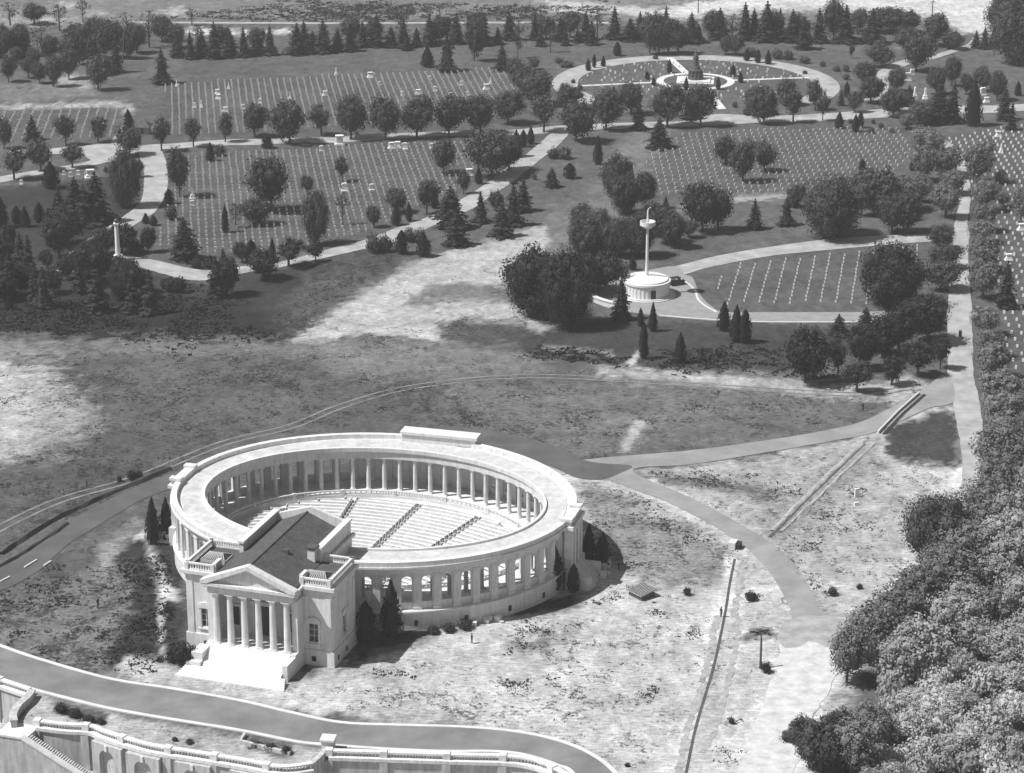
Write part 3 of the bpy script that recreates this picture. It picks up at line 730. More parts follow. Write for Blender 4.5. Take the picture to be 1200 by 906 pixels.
# seating bowl
def bowlz(x, y): return 1.1+(y+20)/41*1.7
vs = [(0, 0, bowlz(0, 0))]; fs = []
for i in range(96):
    t = 2*PI*i/96; x, y = 28.9*math.cos(t), 21.6*math.sin(t); vs.append((x, y, bowlz(x, y)))
for i in range(96): fs.append((0, 1+i, 1+(i+1) % 96))
MB().add(vs, fs).build('seating_floor', 'seatfloor', amp_)
vs = []; fs = []; n_ = 96
for i in range(n_+1):
    t = 2*PI*i/n_
    for (a_, b_) in ((27.4, 20.1), (28.8, 21.5)): vs.append((a_*math.cos(t), b_*math.sin(t), bowlz(a_*math.cos(t), b_*math.sin(t))+.03))
MB().add(vs, [(2*i, 2*i+1, 2*i+3, 2*i+2) for i in range(n_)]).build('perimeter_walk', 'marble_floor', amp_)
FX, FY = h2a(-12.5, -8)
AIS = [R(90-a_) for a_ in (-31, -20, -9.5, .6, 10.8, 21, 32)]
base_ang = math.atan2(-FY, -FX)
nrow = 27; nbench = 0; extra = MB()
for k in range(nrow-1, -1, -1):
    r = 33.5+1.42*k
    for j in range(len(AIS)-1):
        a0, a1 = AIS[j+1], AIS[j]
        mrg = .5/r
        pts = []
        for a_ in np.linspace(a0+mrg, a1-mrg, 40):
            x, y = FX+r*math.cos(a_+base_ang-PI/2), FY+r*math.sin(a_+base_ang-PI/2)
            if (x/27.2)**2+(y/19.9)**2 < 1: pts.append((x, y, bowlz(x, y)))
        if len(pts) < 5: continue
        pts = pts[::3] + ([pts[-1]] if (len(pts)-1) % 3 else [])
        mb = MB()
        mb.sweep(pts, [(-.26,.44),(-.26,.53),(.26,.53),(.26,.44)])
        mb.sweep(pts, [(-.36,.44),(-.36,.86),(-.262,.86),(-.262,.44)])
        L_ = sum(math.dist(pts[i][:2], pts[i+1][:2]) for i in range(len(pts)-1)); m_ = max(2, int(L_/1.35)); 
        cum = [0]
        for i in range(len(pts)-1): cum.append(cum[-1]+math.dist(pts[i][:2], pts[i+1][:2]))
        for i in range(m_+1):
            s_ = cum[-1]*i/m_; x = np.interp(s_, cum, [p[0] for p in pts]); y = np.interp(s_, cum, [p[1] for p in pts]); z = np.interp(s_, cum, [p[2] for p in pts])
            an = math.atan2(y-FY, x-FX)
            mb.obox(x, y, z-.1, z+(.439 if 0 < i < m_ else .9), .5 if 0 < i < m_ else .75, .3 if 0 < i < m_ else .16, an)
        nbench += 1
        if nbench <= 100: mb.build('bench', 'marble', amp_)
        else: extra.add(mb.v, mb.f)
if extra.v: tag(extra.build('benches', 'marble', amp_), kind='stuff')
# west attic block on the far side, end pavilions
at = MB(); yb = RO[1]
at.box(-3.9, 10.5, yb-1.9, yb+.7, 11.63, 13.1).box(-4.2, 10.8, yb-2.2, yb+1.0, 13.1, 13.6).box(-4.2, 10.8, yb-.7, yb+1.0, -.5, 11.62)
at.build('attic_block', 'marble', amp_)
for sg in (-1, 1):
    xb = sg*RO[0]
    q = MB()
    x0, x1 = sorted((xb-sg*.8, xb+sg*1.0))
    q.box(x0, x1, -3.7, 3.7, 11.52, 12.4).box(*sorted((xb-sg*.6, xb+sg*1.5)), -4.2, 4.2, 10.9, 11.51).box(*sorted((xb-sg*.2, xb+sg*1.2)), -3.9, 3.9, 9.9, 10.9)
    for yy in (-3.3, 3.3): q.box(*sorted((xb-sg*1.0, xb+sg*1.2)), yy-.7, yy+.7, 12.41, 12.9)
    pv = q.build('entrance_pavilion', 'marble', amp_)
    for yy in (-3.3, -1.2, 1.2, 3.3):
        MB().box(*sorted((xb-sg*.1, xb+sg*1.2)), yy-.55, yy+.55, FZ, 9.9).build('pilaster', 'marble', pv)
    MB().box(*sorted((xb+sg*.3, xb+sg*1.5)), -4.6, 4.6, -.5, FZ-.002).build('pavilion_podium', 'marble', pv)
    s2 = MB()
    for k in range(9): s2.box(*sorted((xb+sg*(1.5+k*.38), xb+sg*(1.5+(k+1)*.38))), -3.0, 3.0, -.5, FZ-.35-.36*k)
    s2.build('entrance_steps', 'marble', pv)
    for yy in (-3.5, 3.5): MB().box(*sorted((xb+sg*1.51, xb+sg*4.6)), yy-.48, yy+.48, -.5, 2.3).build('cheek_wall', 'marble', pv)

# ------------------------------------------------------------------ trees: prototypes in real metres, copied with all their parts
ICO = [(0,0,1)] + [(.894*math.cos(2*PI*k/5), .894*math.sin(2*PI*k/5), .447) for k in range(5)] + [(.894*math.cos(2*PI*k/5+PI/5), .894*math.sin(2*PI*k/5+PI/5), -.447) for k in range(5)] + [(0,0,-1)]
ICF = [(0,1+k,1+(k+1) % 5) for k in range(5)] + [(1+k,6+k,1+(k+1) % 5) for k in range(5)] + [(1+(k+1) % 5,6+k,6+(k+1) % 5) for k in range(5)] + [(11,6+(k+1) % 5,6+k) for k in range(5)]
def leafball(mb, c, r, dens, ls, rnd, core=.8, flat=1.0):
    mb.add([tuple(c[i]+p[i]*r*core*rnd.uniform(.8, 1.12)*(flat if i == 2 else 1) for i in range(3)) for p in ICO], ICF)
    for _ in range(int(dens*r*r)):
        d = Vector((rnd.gauss(0,1), rnd.gauss(0,1), rnd.gauss(.15,1))).normalized()
        p = Vector(c) + Vector((d.x, d.y, d.z*flat))*r*rnd.uniform(.78, 1.2)
        nrm = (d + Vector((rnd.uniform(-.8,.8), rnd.uniform(-.8,.8), rnd.uniform(-.5,.8)))).normalized()
        u = nrm.orthogonal().normalized(); u = (Matrix.Rotation(rnd.uniform(0, 6.28), 3, nrm) @ u); v_ = nrm.cross(u); s = ls*rnd.uniform(.6, 1.35)
        mb.add([tuple(p+u*s*.5), tuple(p+v_*s*rnd.uniform(.3,.5)), tuple(p-u*s*rnd.uniform(.35,.55)), tuple(p-v_*s*.45)], [(0,1,2,3)])
def broadleaf(seed, h=10, w=9, clumps=34, ls=.44, low=.22, open_=.0, dens=36):
    rnd = random.Random(seed); cr = MB(); tr = MB()
    tr.tube([(0,0,-.5),(0,0,.02*h),(rnd.uniform(-.2,.2),rnd.uniform(-.2,.2),.3*h),(rnd.uniform(-.4,.4),rnd.uniform(-.4,.4),.72*h)], [.045*h,.034*h,.026*h,.009*h], 7)
    z0 = low*h; zc = (z0+h)/2; rz = (h-z0)/2; rx = w/2
    lean = (rnd.uniform(-.08,.08)*w, rnd.uniform(-.08,.08)*w)
    for k in range(clumps):
        a_ = k*2.39996+rnd.uniform(-.4,.4); q = 1-2*(k+.5)/clumps
        s = math.sqrt(1-q*q); f = rnd.uniform(.5, .96)
        wid = 1.0 if q > -.3 else .9
        c = (lean[0]*(q+1)+rx*s*math.cos(a_)*f*wid, lean[1]*(q+1)+rx*s*math.sin(a_)*f*wid, zc+rz*q*f)
        r = rnd.uniform(.15, .25)*w*(1-.15*max(0, q))
        leafball(cr, c, r*rnd.uniform(.75, 1.2), dens, ls*rnd.uniform(.75, 1.2), rnd, .62)
        if k % 4 == 0: tr.tube([(0,0,.3*h*rnd.uniform(.8,1.3)), tuple(.55*x for x in c[:2])+(c[2]*.8,), c], [.014*h,.01*h,.004*h], 5)
    leafball(cr, (lean[0], lean[1], zc), min(rx, rz)*.62, 8, ls, rnd, .9)
    return cr.mesh('crown', None), tr.mesh('trunk', 'bark')
def sparse(seed, h=10, w=7):
    rnd = random.Random(seed); cr = MB(); tr = MB()
    tr.tube([(0,0,-.5),(0,0,.3*h),(.1,.1,.9*h)], [.03*h,.02*h,.004*h], 6)
    for k in range(26):
        a_ = k*2.4; z = h*rnd.uniform(.3, .97); rr = w/2*rnd.uniform(.2, .95)*math.sin(PI*min(1, max(.12, (z/h-.2)/.85)))
        c = (rr*math.cos(a_), rr*math.sin(a_), z)
        tr.tube([(0,0,z*.75), c], [.008*h,.003*h], 4); leafball(cr, c, rnd.uniform(.5, .95), 22, .42, rnd, .35)
    return cr.mesh('crown', None), tr.mesh('trunk', 'bark')
def conifer(seed, h=11, w=6, ragged=.25):
    rnd = random.Random(seed); cr = MB(); tr = MB()
    tr.tube([(0,0,-.5),(0,0,.05*h),(0,0,.97*h)], [.035*h,.026*h,.004*h], 6)
    L_ = 15
    cr.lathe([(w*.24,.08*h),(w*.21,.3*h),(w*.12,.65*h),(.02,.97*h)], 7)
    for k in range(L_):
        t = k/(L_-1); z = h*(.07+.9*t); rr = w/2*(1-t)**.68*rnd.uniform(1-ragged, 1.08)+.12; nb = max(5, int(11-6*t)); off = rnd.random()*6
        for j in range(nb):
            a_ = off+2*PI*j/nb+rnd.uniform(-.2,.2); r2 = rr*rnd.uniform(.5, 1.2); c, n = math.cos(a_), math.sin(a_); wd = .34*r2+.18; dz = .26*r2+.1
            for s_ in range(3):
                f0, f1 = .25+.25*s_, .55+.25*s_+rnd.uniform(-.05,.08); z1 = z+.1*h/L_-dz*f1+rnd.uniform(-.1,.12)
                ws = wd*(1.05-.25*s_)
                cr.add([(c*r2*f0, n*r2*f0, z1+dz*.3), (c*r2*f1-n*ws, n*r2*f1+c*ws, z1-.14*rnd.random()), (c*r2*(f1+.16), n*r2*(f1+.16), z1-.1), (c*r2*f1+n*ws, n*r2*f1-c*ws, z1-.14*rnd.random())], [(0,1,2,3)])
                for e in (-1, 1):
                    q = rnd.uniform(.35,.7)
                    cr.add([(c*r2*f1-n*ws*q*e, n*r2*f1+c*ws*q*e, z1+.05), (c*r2*(f1+.1)-n*ws*1.1*e, n*r2*(f1+.1)+c*ws*1.1*e, z1-.25), (c*r2*f1-n*ws*q*e*.6, n*r2*f1+c*ws*q*e*.6, z1-.42)], [(0,1,2)])
    return cr.mesh('crown', None), tr.mesh('trunk', 'bark')
def cedar(seed, h=7, w=2.6, blunt=.6):
    rnd = random.Random(seed); cr = MB(); tr = MB()
    tr.tube([(0,0,-.5),(0,0,.6*h)], [.03*h,.01*h], 6)
    prof = lambda t: w/2*min(1, (t+.05)/.14)**.5*(1-max(0, (t-.25)/.75)**(1.2+blunt))
    cr.lathe([(prof(t)*.72+.02, h*(.04+.94*t)) for t in (0,.1,.25,.4,.55,.7,.85,1)], 9)
    for k in range(520):
        t = rnd.random()**.9; a_ = rnd.uniform(0, 2*PI); r = (prof(t)+.05)*rnd.uniform(.78, 1.13); z = h*(.04+.94*t)
        c, n = math.cos(a_), math.sin(a_); s = rnd.uniform(.25, .55)
        cr.add([(c*r-n*s*.4, n*r+c*s*.4, z-.3*s), (c*r+n*s*.4, n*r-c*s*.4, z-.3*s), (c*r*1.08+n*s*.15, n*r*1.08-c*s*.15, z+s*rnd.uniform(.6,1.1)), (c*r*1.05-n*s*.3, n*r*1.05+c*s*.3, z+s*.4)], [(0,1,2,3)])
    return cr.mesh('crown', None), tr.mesh('trunk', 'bark')
def bush(seed, h=2.5, w=3.4):
    rnd = random.Random(seed); cr = MB(); tr = MB()
    for k in range(4): tr.tube([(0,0,-.3),(rnd.uniform(-.5,.5),rnd.uniform(-.5,.5),h*.6)], [.08,.03], 5)
    for k in range(12):
        a_ = k*2.4; f = math.sqrt((k+.5)/12)*.68
        leafball(cr, (w/2*f*math.cos(a_), w/2*f*math.sin(a_), h*rnd.uniform(.3,.6)*(1.15-.5*f)), rnd.uniform(.2,.34)*w, 64, .32, rnd, .66, .85)
    return cr.mesh('crown', None), tr.mesh('stem', 'bark')
PROTO = {
 'b': [(10, 9.5, broadleaf(1)), (10, 9.5, broadleaf(2, clumps=40)), (10, 9.5, broadleaf(3, clumps=30, ls=.52)), (10, 9.5, broadleaf(4, clumps=36, low=.15))],
 'y': [(10, 7, broadleaf(12, 10, 7, 26, .45, .26)), (10, 7, broadleaf(13, 10, 7, 22, .5, .3)), (10, 7, broadleaf(14, 10, 7, 30, .4, .22))],
 'g': [(14, 14, broadleaf(21, 14, 14, 64, .52, .08, dens=30)), (14, 14, broadleaf(22, 14, 14, 72, .46, .1, dens=32)), (14, 14, broadleaf(23, 14, 14, 58, .55, .05, dens=28))],
 'o': [(10, 7, sparse(31)), (10, 7, sparse(32))],
 'c': [(11, 6, conifer(41)), (11, 6, conifer(42, ragged=.5)), (11, 6, conifer(43, ragged=.4)), (11, 6, conifer(44, w=6, ragged=.3)), (11, 6, conifer(45, w=6, ragged=.55)), (11, 6, conifer(46, ragged=.35))],
 'k': [(7, 2.6, cedar(51)), (7, 2.6, cedar(52, blunt=1.5)), (7, 2.6, cedar(53, blunt=.2))],
 's': [(2.5, 4.2, bush(61)), (2.5, 4.2, bush(62)), (2.5, 4.2, bush(63))],
}
KIND = {'b': ('broadleaf_tree','tree','round leafy tree'), 'y': ('young_tree','tree','thin-trunked tree'), 'g': ('spreading_tree','tree','big spreading tree'),
 'o': ('sparse_tree','tree','thin see-through tree'), 'c': ('conifer_tree','conifer','pointed conifer'), 'k': ('cedar_tree','cedar','slim cedar'), 's': ('bush','bush','low bush')}
KLET = {'b':'y','y':'b'}
NT = 0
def plant(x, y, h, w_, kind, shade, label, group):
    global NT
    pv = PROTO[kind]; ph, pw, (cm_, tm_) = pv[NT % len(pv)]; NT += 1
    name, cat, _ = KIND[kind]
    root = empty(name, (x, y, -.05), random.Random(NT).uniform(0, 6.28)); root.scale = (w_/pw, w_/pw, h/ph)
    tag(root, label, cat, group)
    c = link('crown', cm_, root); link('stem' if kind == 's' else 'trunk', tm_, root)
    if not cm_.materials: cm_.materials.append(M['leaf_m'])
    c.material_slots[0].link = 'OBJECT'; c.material_slots[0].material = M[shade]
    return root
def cluster(where, org, items, shade='leaf_m', needle='needle'):
    """items: kind, base x, base y, height, width in the enlarged crop; optional shade"""
    ox, oy, s = org; recs = []
    for it in items:
        k, bx, by, hh, ww = it[:5]; px, py = ox+bx/s, oy+by/s
        if k == 'c' and py < 75: ww *= 1.4
        d_ = dist(px, py); x, y = G(px, py)
        top = zat(py-hh/s, x, y); wid = ww/s*d_/F
        sh = it[5] if len(it) > 5 else (needle if k in 'ck' else shade)
        recs.append((px, k, x, y, top, wid, sh))
    recs.sort()
    cnt = {}
    for r in recs: cnt.setdefault(KIND[r[1]][2], []).append(r)
    for ph, rs in cnt.items():
        for i, (px, k, x, y, top, wid, sh) in enumerate(rs):
            lab = f'{ph} {where}' if len(rs) == 1 else f'{ordinal(i)} {ph} from the left {where}'
            plant(x, y, top, wid, k, sh, lab, f'{KIND[k][1]}s {where}' if len(rs) > 1 else None)
A6 = (0, 0, 6)
cluster('in the far wood at top left', A6, [('c',10,410,150,60),('b',60,575,180,120),('c',165,400,200,115),('b',120,440,110,95),('y',200,550,145,100),('b',280,585,150,115),('b',378,610,215,125),('b',485,558,205,140),('o',300,400,245,210),('b',350,420,160,130),('b',560,450,240,140),('c',650,405,190,110),('b',740,410,250,165),('b',470,420,150,140),('b',690,633,240,165),('b',745,530,110,95),('c',820,510,290,110),('b',915,415,200,120),('o',1050,335,270,180),('c',1140,588,255,175),('o',585,160,180,120),('b',100,330,120,100),('b',240,470,130,110)])
cluster('on the skyline at top left', (0,0,1), [('o',12,30,28,26),('b',40,28,24,30,'leaf_m'),('o',70,36,34,30),('b',112,50,30,28,'leaf_m'),('b',132,58,34,30),('o',150,50,36,26),('b',190,48,30,26),('b',208,56,28,22),('o',225,30,22,22),('b',5,70,40,26),('b',25,66,36,26),('b',92,62,34,30),('b',160,62,34,26),('o',330,20,16,22),('o',420,20,18,22),('o',455,22,20,24)])
cluster('in the distant row above the upper grave section', (200,0,6), [('c',50,400,165,95),('c',140,415,205,75),('c',220,400,195,115),('c',310,410,265,115),('c',420,385,185,105),('c',515,400,218,85),('c',605,380,165,115),('c',700,385,215,95),('c',890,382,225,120),('c',940,345,205,85),('c',1000,355,140,125),('c',1075,370,245,125),('c',1175,356,165,95)])
cluster('in the distant row at top centre', (400,0,3), [('c',30,180,100,50),('c',75,165,95,42),('c',125,165,120,48),('c',175,165,75,52),('c',220,168,105,52),('c',228,177,50,30),('c',265,160,65,42),('c',310,160,112,52),('c',405,153,105,50),('c',500,160,115,52),('c',550,155,62,36),('c',590,140,112,48),('c',680,140,100,42),('c',700,162,58,30),('c',770,145,90,42),('c',788,160,62,30),('c',830,150,52,30),('c',860,140,100,52),('c',880,157,82,44),('o',735,185,105,50),('o',620,205,115,62),('o',345,70,60,40)])
cluster('on the lawn beyond the upper grave section', (400,0,3), [('c',372,250,135,92),('k',303,236,72,46),('b',468,215,150,66),('c',565,247,98,66),('b',606,285,82,60),('b',640,335,110,90),('b',690,372,120,102),('y',680,245,42,38),('b',655,345,85,80),('k',970,196,50,30),('s',790,235,24,60),('s',768,222,20,40)])
cluster('in the clump behind the round section', (400,0,3), [('c',960,137,118,52),('c',1015,142,80,62),('c',1050,132,95,48),('b',1085,192,145,80),('b',1150,192,125,95),('c',1140,145,128,44),('b',1185,190,110,90),('b',1115,190,115,80)])
cluster('in the distant row at top right', (800,0,3), [('c',55,145,64,36),('c',130,137,112,66),('c',30,152,112,60),('c',218,140,137,56),('c',250,137,110,52),('c',295,146,146,66),('c',340,136,110,52),('c',385,147,118,62),('c',427,173,116,56),('c',478,150,126,56),('b',530,140,142,82),('c',572,150,136,72),('c',665,152,126,72),('b',730,112,86,125),('b',622,110,76,64),('c',775,148,84,52),('b',690,112,70,70)])
cluster('on the lawn behind the round section', (800,0,3), [('b',150,192,66,48),('b',188,194,68,56),('s',240,198,36,48),('s',330,207,38,50),('s',368,209,38,50),('s',430,222,28,50),('s',490,234,22,26),('s',540,250,22,36),('s',575,252,26,34),('s',575,280,26,30),('y',592,205,50,18)])
cluster('beside the ring road of the round section', (800,0,3), [('k',225,214,43,22),('k',264,221,48,22),('k',300,226,50,24),('k',177,268,40,20),('k',203,291,40,20),('k',125,314,45,18),('k',12,317,48,18),('s',183,377,24,26),('s',430,260,15,22)])
cluster('round the western half of the round section', (400,0,3), [('k',868,249,42,20),('k',889,238,48,14),('k',921,234,38,18),('k',1153,256,48,20),('k',1075,279,28,18),('k',1098,301,31,16),('k',957,347,42,24),('s',838,316,24,28),('s',815,292,16,22),('c',778,330,42,36),('s',1104,208,18,24)])
cluster('in the row before the round section', (800,0,3), [('b',62,442,142,112),('b',285,437,132,95),('b',248,410,100,80),('y',388,431,124,66),('b',358,372,95,68),('y',492,425,105,46),('y',465,388,112,56),('b',605,396,76,56),('c',557,371,65,32),('k',576,342,55,22),('s',225,405,30,40),('s',318,400,30,40),('c',20,420,100,70)])
cluster('beside the road above the right grave section', (800,0,3), [('k',550,451,58,32),('k',607,464,62,26),('k',625,449,58,22),('s',662,468,25,34),('s',698,453,24,26),('s',590,434,20,22),('s',735,467,20,26),('s',670,434,18,20)])
cluster('behind the distant row of conifers', (0,0,1), [('o',x,y,h_,w_) if i_ % 3 == 0 else ('b',x,y,h_,w_,'leaf_m') for i_,(x,y,h_,w_) in enumerate([(232,58,30,22),(262,56,26,20),(300,57,24,22),(348,55,28,20),(412,50,30,26),(436,51,28,22),(470,49,30,24),(515,50,30,28),(560,46,32,26),(608,47,28,24),(640,46,26,24),(668,44,30,24),(700,46,30,24),(772,47,30,30),(835,44,32,26),(858,46,30,24),(905,46,34,26),(938,47,30,24),(1004,40,28,34),(1060,38,26,30)])])
# middle row along the upper road
cluster('in the long row along the upper road', (0,0,3), [('y',345,500,92,60),('y',232,512,108,70),('c',115,492,92,70),('b',455,546,100,95),('k',452,450,66,38),('y',568,532,122,62),('y',680,517,106,60),('y',792,500,106,52),('b',895,481,116,96),('b',1018,506,148,120),('y',1130,476,112,84)]
 + [(k,1200+x,y,h_,w_) for k,x,y,h_,w_ in [('b',35,490,148,120),('b',155,491,145,110),('b',265,486,147,125),('b',378,476,140,108),('b',490,471,136,116),('b',588,436,116,112),('y',712,466,136,86)]])
cluster('in the row left of the round section', (400,0,3), [('b',825,497,142,118),('b',795,388,92,98),('b',930,456,142,118),('b',1018,402,106,92),('c',1045,456,112,66),('b',1145,447,147,122),('c',1118,518,108,100)])
cluster('beside the left junction of roads', (0,0,3), [('y',255,590,86,70),('b',145,600,108,92),('y',50,632,112,86),('k',180,662,92,60),('b',15,522,104,64),('g',442,728,195,92),('y',490,622,62,36),('s',372,606,24,22)])
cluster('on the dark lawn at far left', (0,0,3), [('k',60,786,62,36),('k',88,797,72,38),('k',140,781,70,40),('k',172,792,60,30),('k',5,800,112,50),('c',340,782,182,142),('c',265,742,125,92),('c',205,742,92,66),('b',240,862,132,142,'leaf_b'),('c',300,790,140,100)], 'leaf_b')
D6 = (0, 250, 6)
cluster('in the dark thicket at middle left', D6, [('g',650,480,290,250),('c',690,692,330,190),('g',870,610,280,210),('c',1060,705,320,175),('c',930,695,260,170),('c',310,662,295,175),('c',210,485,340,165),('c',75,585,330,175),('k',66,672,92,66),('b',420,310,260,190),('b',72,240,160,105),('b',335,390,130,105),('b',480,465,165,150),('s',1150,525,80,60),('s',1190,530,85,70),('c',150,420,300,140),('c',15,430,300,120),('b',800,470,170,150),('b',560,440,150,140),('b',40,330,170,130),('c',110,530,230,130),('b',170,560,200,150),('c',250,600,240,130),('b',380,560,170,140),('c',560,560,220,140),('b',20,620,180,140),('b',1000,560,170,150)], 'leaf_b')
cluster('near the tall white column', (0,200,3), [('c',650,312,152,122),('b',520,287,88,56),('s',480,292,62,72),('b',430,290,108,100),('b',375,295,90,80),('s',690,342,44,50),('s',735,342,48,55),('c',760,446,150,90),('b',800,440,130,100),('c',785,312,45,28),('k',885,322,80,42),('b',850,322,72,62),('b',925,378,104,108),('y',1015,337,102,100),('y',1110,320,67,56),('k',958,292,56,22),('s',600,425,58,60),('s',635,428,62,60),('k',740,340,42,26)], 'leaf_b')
cluster('inside the middle grave section', (0,0,3), [('b',632,692,170,82),('k',740,566,66,32),('s',775,548,46,52),('k',595,717,52,36),('s',605,772,60,54),('k',513,786,38,26),('k',540,792,36,28),('k',940,521,42,40),('b',955,742,190,142),('b',1080,680,62,46),('k',793,817,96,26),('o',830,800,95,80),('g',1110,862,180,84),('b',910,790,90,100),('s',1075,512,14,60)])
B3 = (400, 0, 3)
cluster('by the lower end of the middle grave section', B3, [('b',360,612,118,92),('b',530,622,162,150),('b',590,600,120,110),('k',615,552,95,40),('k',640,516,60,26),('k',666,506,62,28),('y',430,682,82,46),('k',483,647,62,28),('b',195,747,82,78),('k',193,792,72,36),('k',238,777,66,24),('y',300,752,124,78),('k',327,732,68,32),('b',115,800,76,52),('o',5,790,120,60),('y',5,640,90,50)])
cluster('standing among the headstones of the right grave section', (800,0,3), [('b',150,577,98,86),('b',212,640,140,92),('b',288,602,102,86)])
cluster('beside the sandy end of the lower road', B3, [('s',110,887,76,66),('s',155,885,70,66),('k',213,892,82,46),('s',240,850,56,60),('s',275,850,52,60),('k',290,902,84,52),('c',385,802,152,134),('c',405,862,126,112),('c',490,782,112,68),('b',540,742,72,48),('c',565,832,132,92),('c',605,792,150,92),('c',640,742,122,78)])
cluster('on the open lawn in the centre', B3, [('s',745,557,46,50),('s',785,557,48,60),('k',902,578,102,34),('c',740,657,70,62),('k',803,627,54,42),('s',655,622,26,26),('s',678,632,24,22),('s',605,645,20,40)])
cluster('in the grove behind the mast', (600,150,6), [('g',740,490,285,200),('g',800,600,275,190),('b',930,570,260,160),('b',490,770,225,195),('g',620,850,260,210),('g',520,890,245,230),('g',880,900,300,220),('c',1080,610,140,95),('b',1080,810,250,190),('g',730,900,270,200),('b',1130,840,240,170),('b',960,760,240,170)])
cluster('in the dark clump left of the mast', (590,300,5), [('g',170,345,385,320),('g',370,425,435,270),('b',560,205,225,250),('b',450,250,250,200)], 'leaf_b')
cluster('on the slope before the mast', (590,300,5), [('c',690,372,258,150),('k',820,602,212,54),('k',803,412,108,42),('k',875,442,172,52),('k',1035,627,177,66),('k',757,82,92,46)])
# right part
Z3 = (800, 200, 3)
cluster('beside the curved mast road', Z3, [('b',70,215,172,120),('b',125,212,150,105),('c',252,205,110,66),('c',365,192,105,76),('g',530,242,205,192),('b',400,130,80,70),('c',395,125,50,40),('b',735,222,132,110),('b',790,220,140,120),('k',1005-1000+626,0,40,24),('b',685,165,170,130),('b',645,130,130,110),('b',20,235,60,60)])
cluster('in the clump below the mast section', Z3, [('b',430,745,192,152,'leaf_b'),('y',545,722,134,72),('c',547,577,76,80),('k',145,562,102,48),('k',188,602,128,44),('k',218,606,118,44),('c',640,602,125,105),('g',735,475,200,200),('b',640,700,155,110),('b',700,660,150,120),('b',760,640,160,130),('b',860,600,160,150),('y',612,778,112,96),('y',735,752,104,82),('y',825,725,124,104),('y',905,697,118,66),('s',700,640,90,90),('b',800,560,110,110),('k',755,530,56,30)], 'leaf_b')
cluster('lining the left side of the gravel road', (1000,120,6), [('b',480,310,135,170),('b',565,340,135,150),('b',650,525,205,230),('b',690,650,165,190),('b',650,810,235,210),('b',500,560,260,180),('b',360,765,240,220),('b',180,805,300,200),('b',55,800,230,150),('k',415,480,80,46),('b',480,700,200,170),('b',380,190,110,130)], 'leaf_r')
cluster('lining the gravel road above the grave plots', (1000,260,6), [('b',625,195,172,200),('b',620,335,172,225),('b',615,485,205,262)])
cluster('lining the right side of the gravel road', (1000,120,6), [('b',880,570,285,230),('s',1035,570,110,110),('b',905,765,225,180),('b',900,905,185,180),('b',1055,735,110,95),('y',1175,865,285,140),('b',960,680,130,110),('b',890,990,160,170),('b',900,1180,230,220),('b',905,1380,265,220),('c',1070,1440,335,165)], 'leaf_r')
cluster('in the hedge-like row beside the right graves', (1000,380,6), [('b',930,80,200,205),('b',950,240,205,215),('b',965,390,250,255),('b',1000,570,250,270),('b',1020,720,240,285),('b',1040,890,240,300),('b',1050,1050,240,300)], 'leaf_r')
cluster('at the top right beyond the cross paths', (800,0,3), [('b',700,237,78,98),('b',650,302,82,74),('b',660,362,92,88),('b',740,412,96,78),('b',755,322,82,72),('c',795,372,76,62),('b',820,252,132,102),('b',800,192,92,102),('b',890,162,112,92),('b',940,172,62,74),('c',1030,167,62,32),('c',1060,172,82,36),('c',1090,162,62,32),('g',1170,225,232,150),('g',1140,142,152,122),('b',945,302,102,60),('b',890,332,92,72),('c',900,432,152,112),('c',950,432,150,76),('k',1020,442,164,62),('b',995,332,72,52),('b',1055,322,86,62),('b',1105,352,102,62),('c',1130,422,122,72),('c',1155,457,102,52),('k',1178,337,52,24),('b',830,440,80,100),('b',760,395,80,80),('g',1200,150,170,120),('b',690,190,50,50),('c',935,268,70,50)])
# the great row at right front
cluster('in the dark row above the sandy field', (0,0,1), [('b',1172,552,52,58),('b',1178,590,55,62),('b',1165,618,56,64),('b',1150,648,56,66),('b',1128,668,54,66),('b',1112,700,56,66),('b',1080,722,58,66),('b',1048,748,58,66),('b',1018,775,62,62),('b',992,800,66,52),('b',1100,690,50,60),('g',1090,656,72,68,'leaf_m')], 'leaf_r')
cluster('in the pale wood at the right edge', (0,0,1), [('b',1192,640,62,64),('b',1186,690,66,70),('b',1196,735,60,66),('b',1112,755,58,66),('b',1078,785,58,72),('b',1048,800,50,60),('b',1130,740,56,60),('b',1172,665,60,60),('b',1215,600,60,60),('b',1225,670,60,60),('b',1160,700,50,50),('b',1150,770,44,56),('b',1175,785,46,60),('b',1195,775,50,60),('b',1165,735,46,50,'leaf_r')], 'leaf_p')
cluster('at the foot of the sandy track', (0,0,1), [('b',962,905,58,52,'leaf_m'),('b',1000,905,62,60,'leaf_r'),('b',985,880,46,50,'leaf_m'),('b',940,880,40,36,'leaf_m'),('b',948,900,44,40,'leaf_m'),('b',975,870,34,34,'leaf_r'),('s',925,868,16,24,'leaf_m'),('b',1020,870,46,46,'leaf_r'),('s',1012,850,20,30,'leaf_p')])
its = []
rr = random.Random(5)
for row, (y0, x0) in enumerate(((812,1045),(832,1040),(852,1045),(874,1040),(896,1035),(920,1020),(945,1000))):
    x = x0
    while x < 1260:
        yy = y0+rr.uniform(-9, 9)-(x-1040)*.10
        its.append(('s' if rr.random() < .75 else 'b', x, yy, rr.uniform(24, 40), rr.uniform(34, 50), 'leaf_w' if rr.random() < .72 else 'leaf_p')); x += rr.uniform(22, 34)
cluster('in the pale brush at lower right', (0,0,1), its, 'leaf_w')
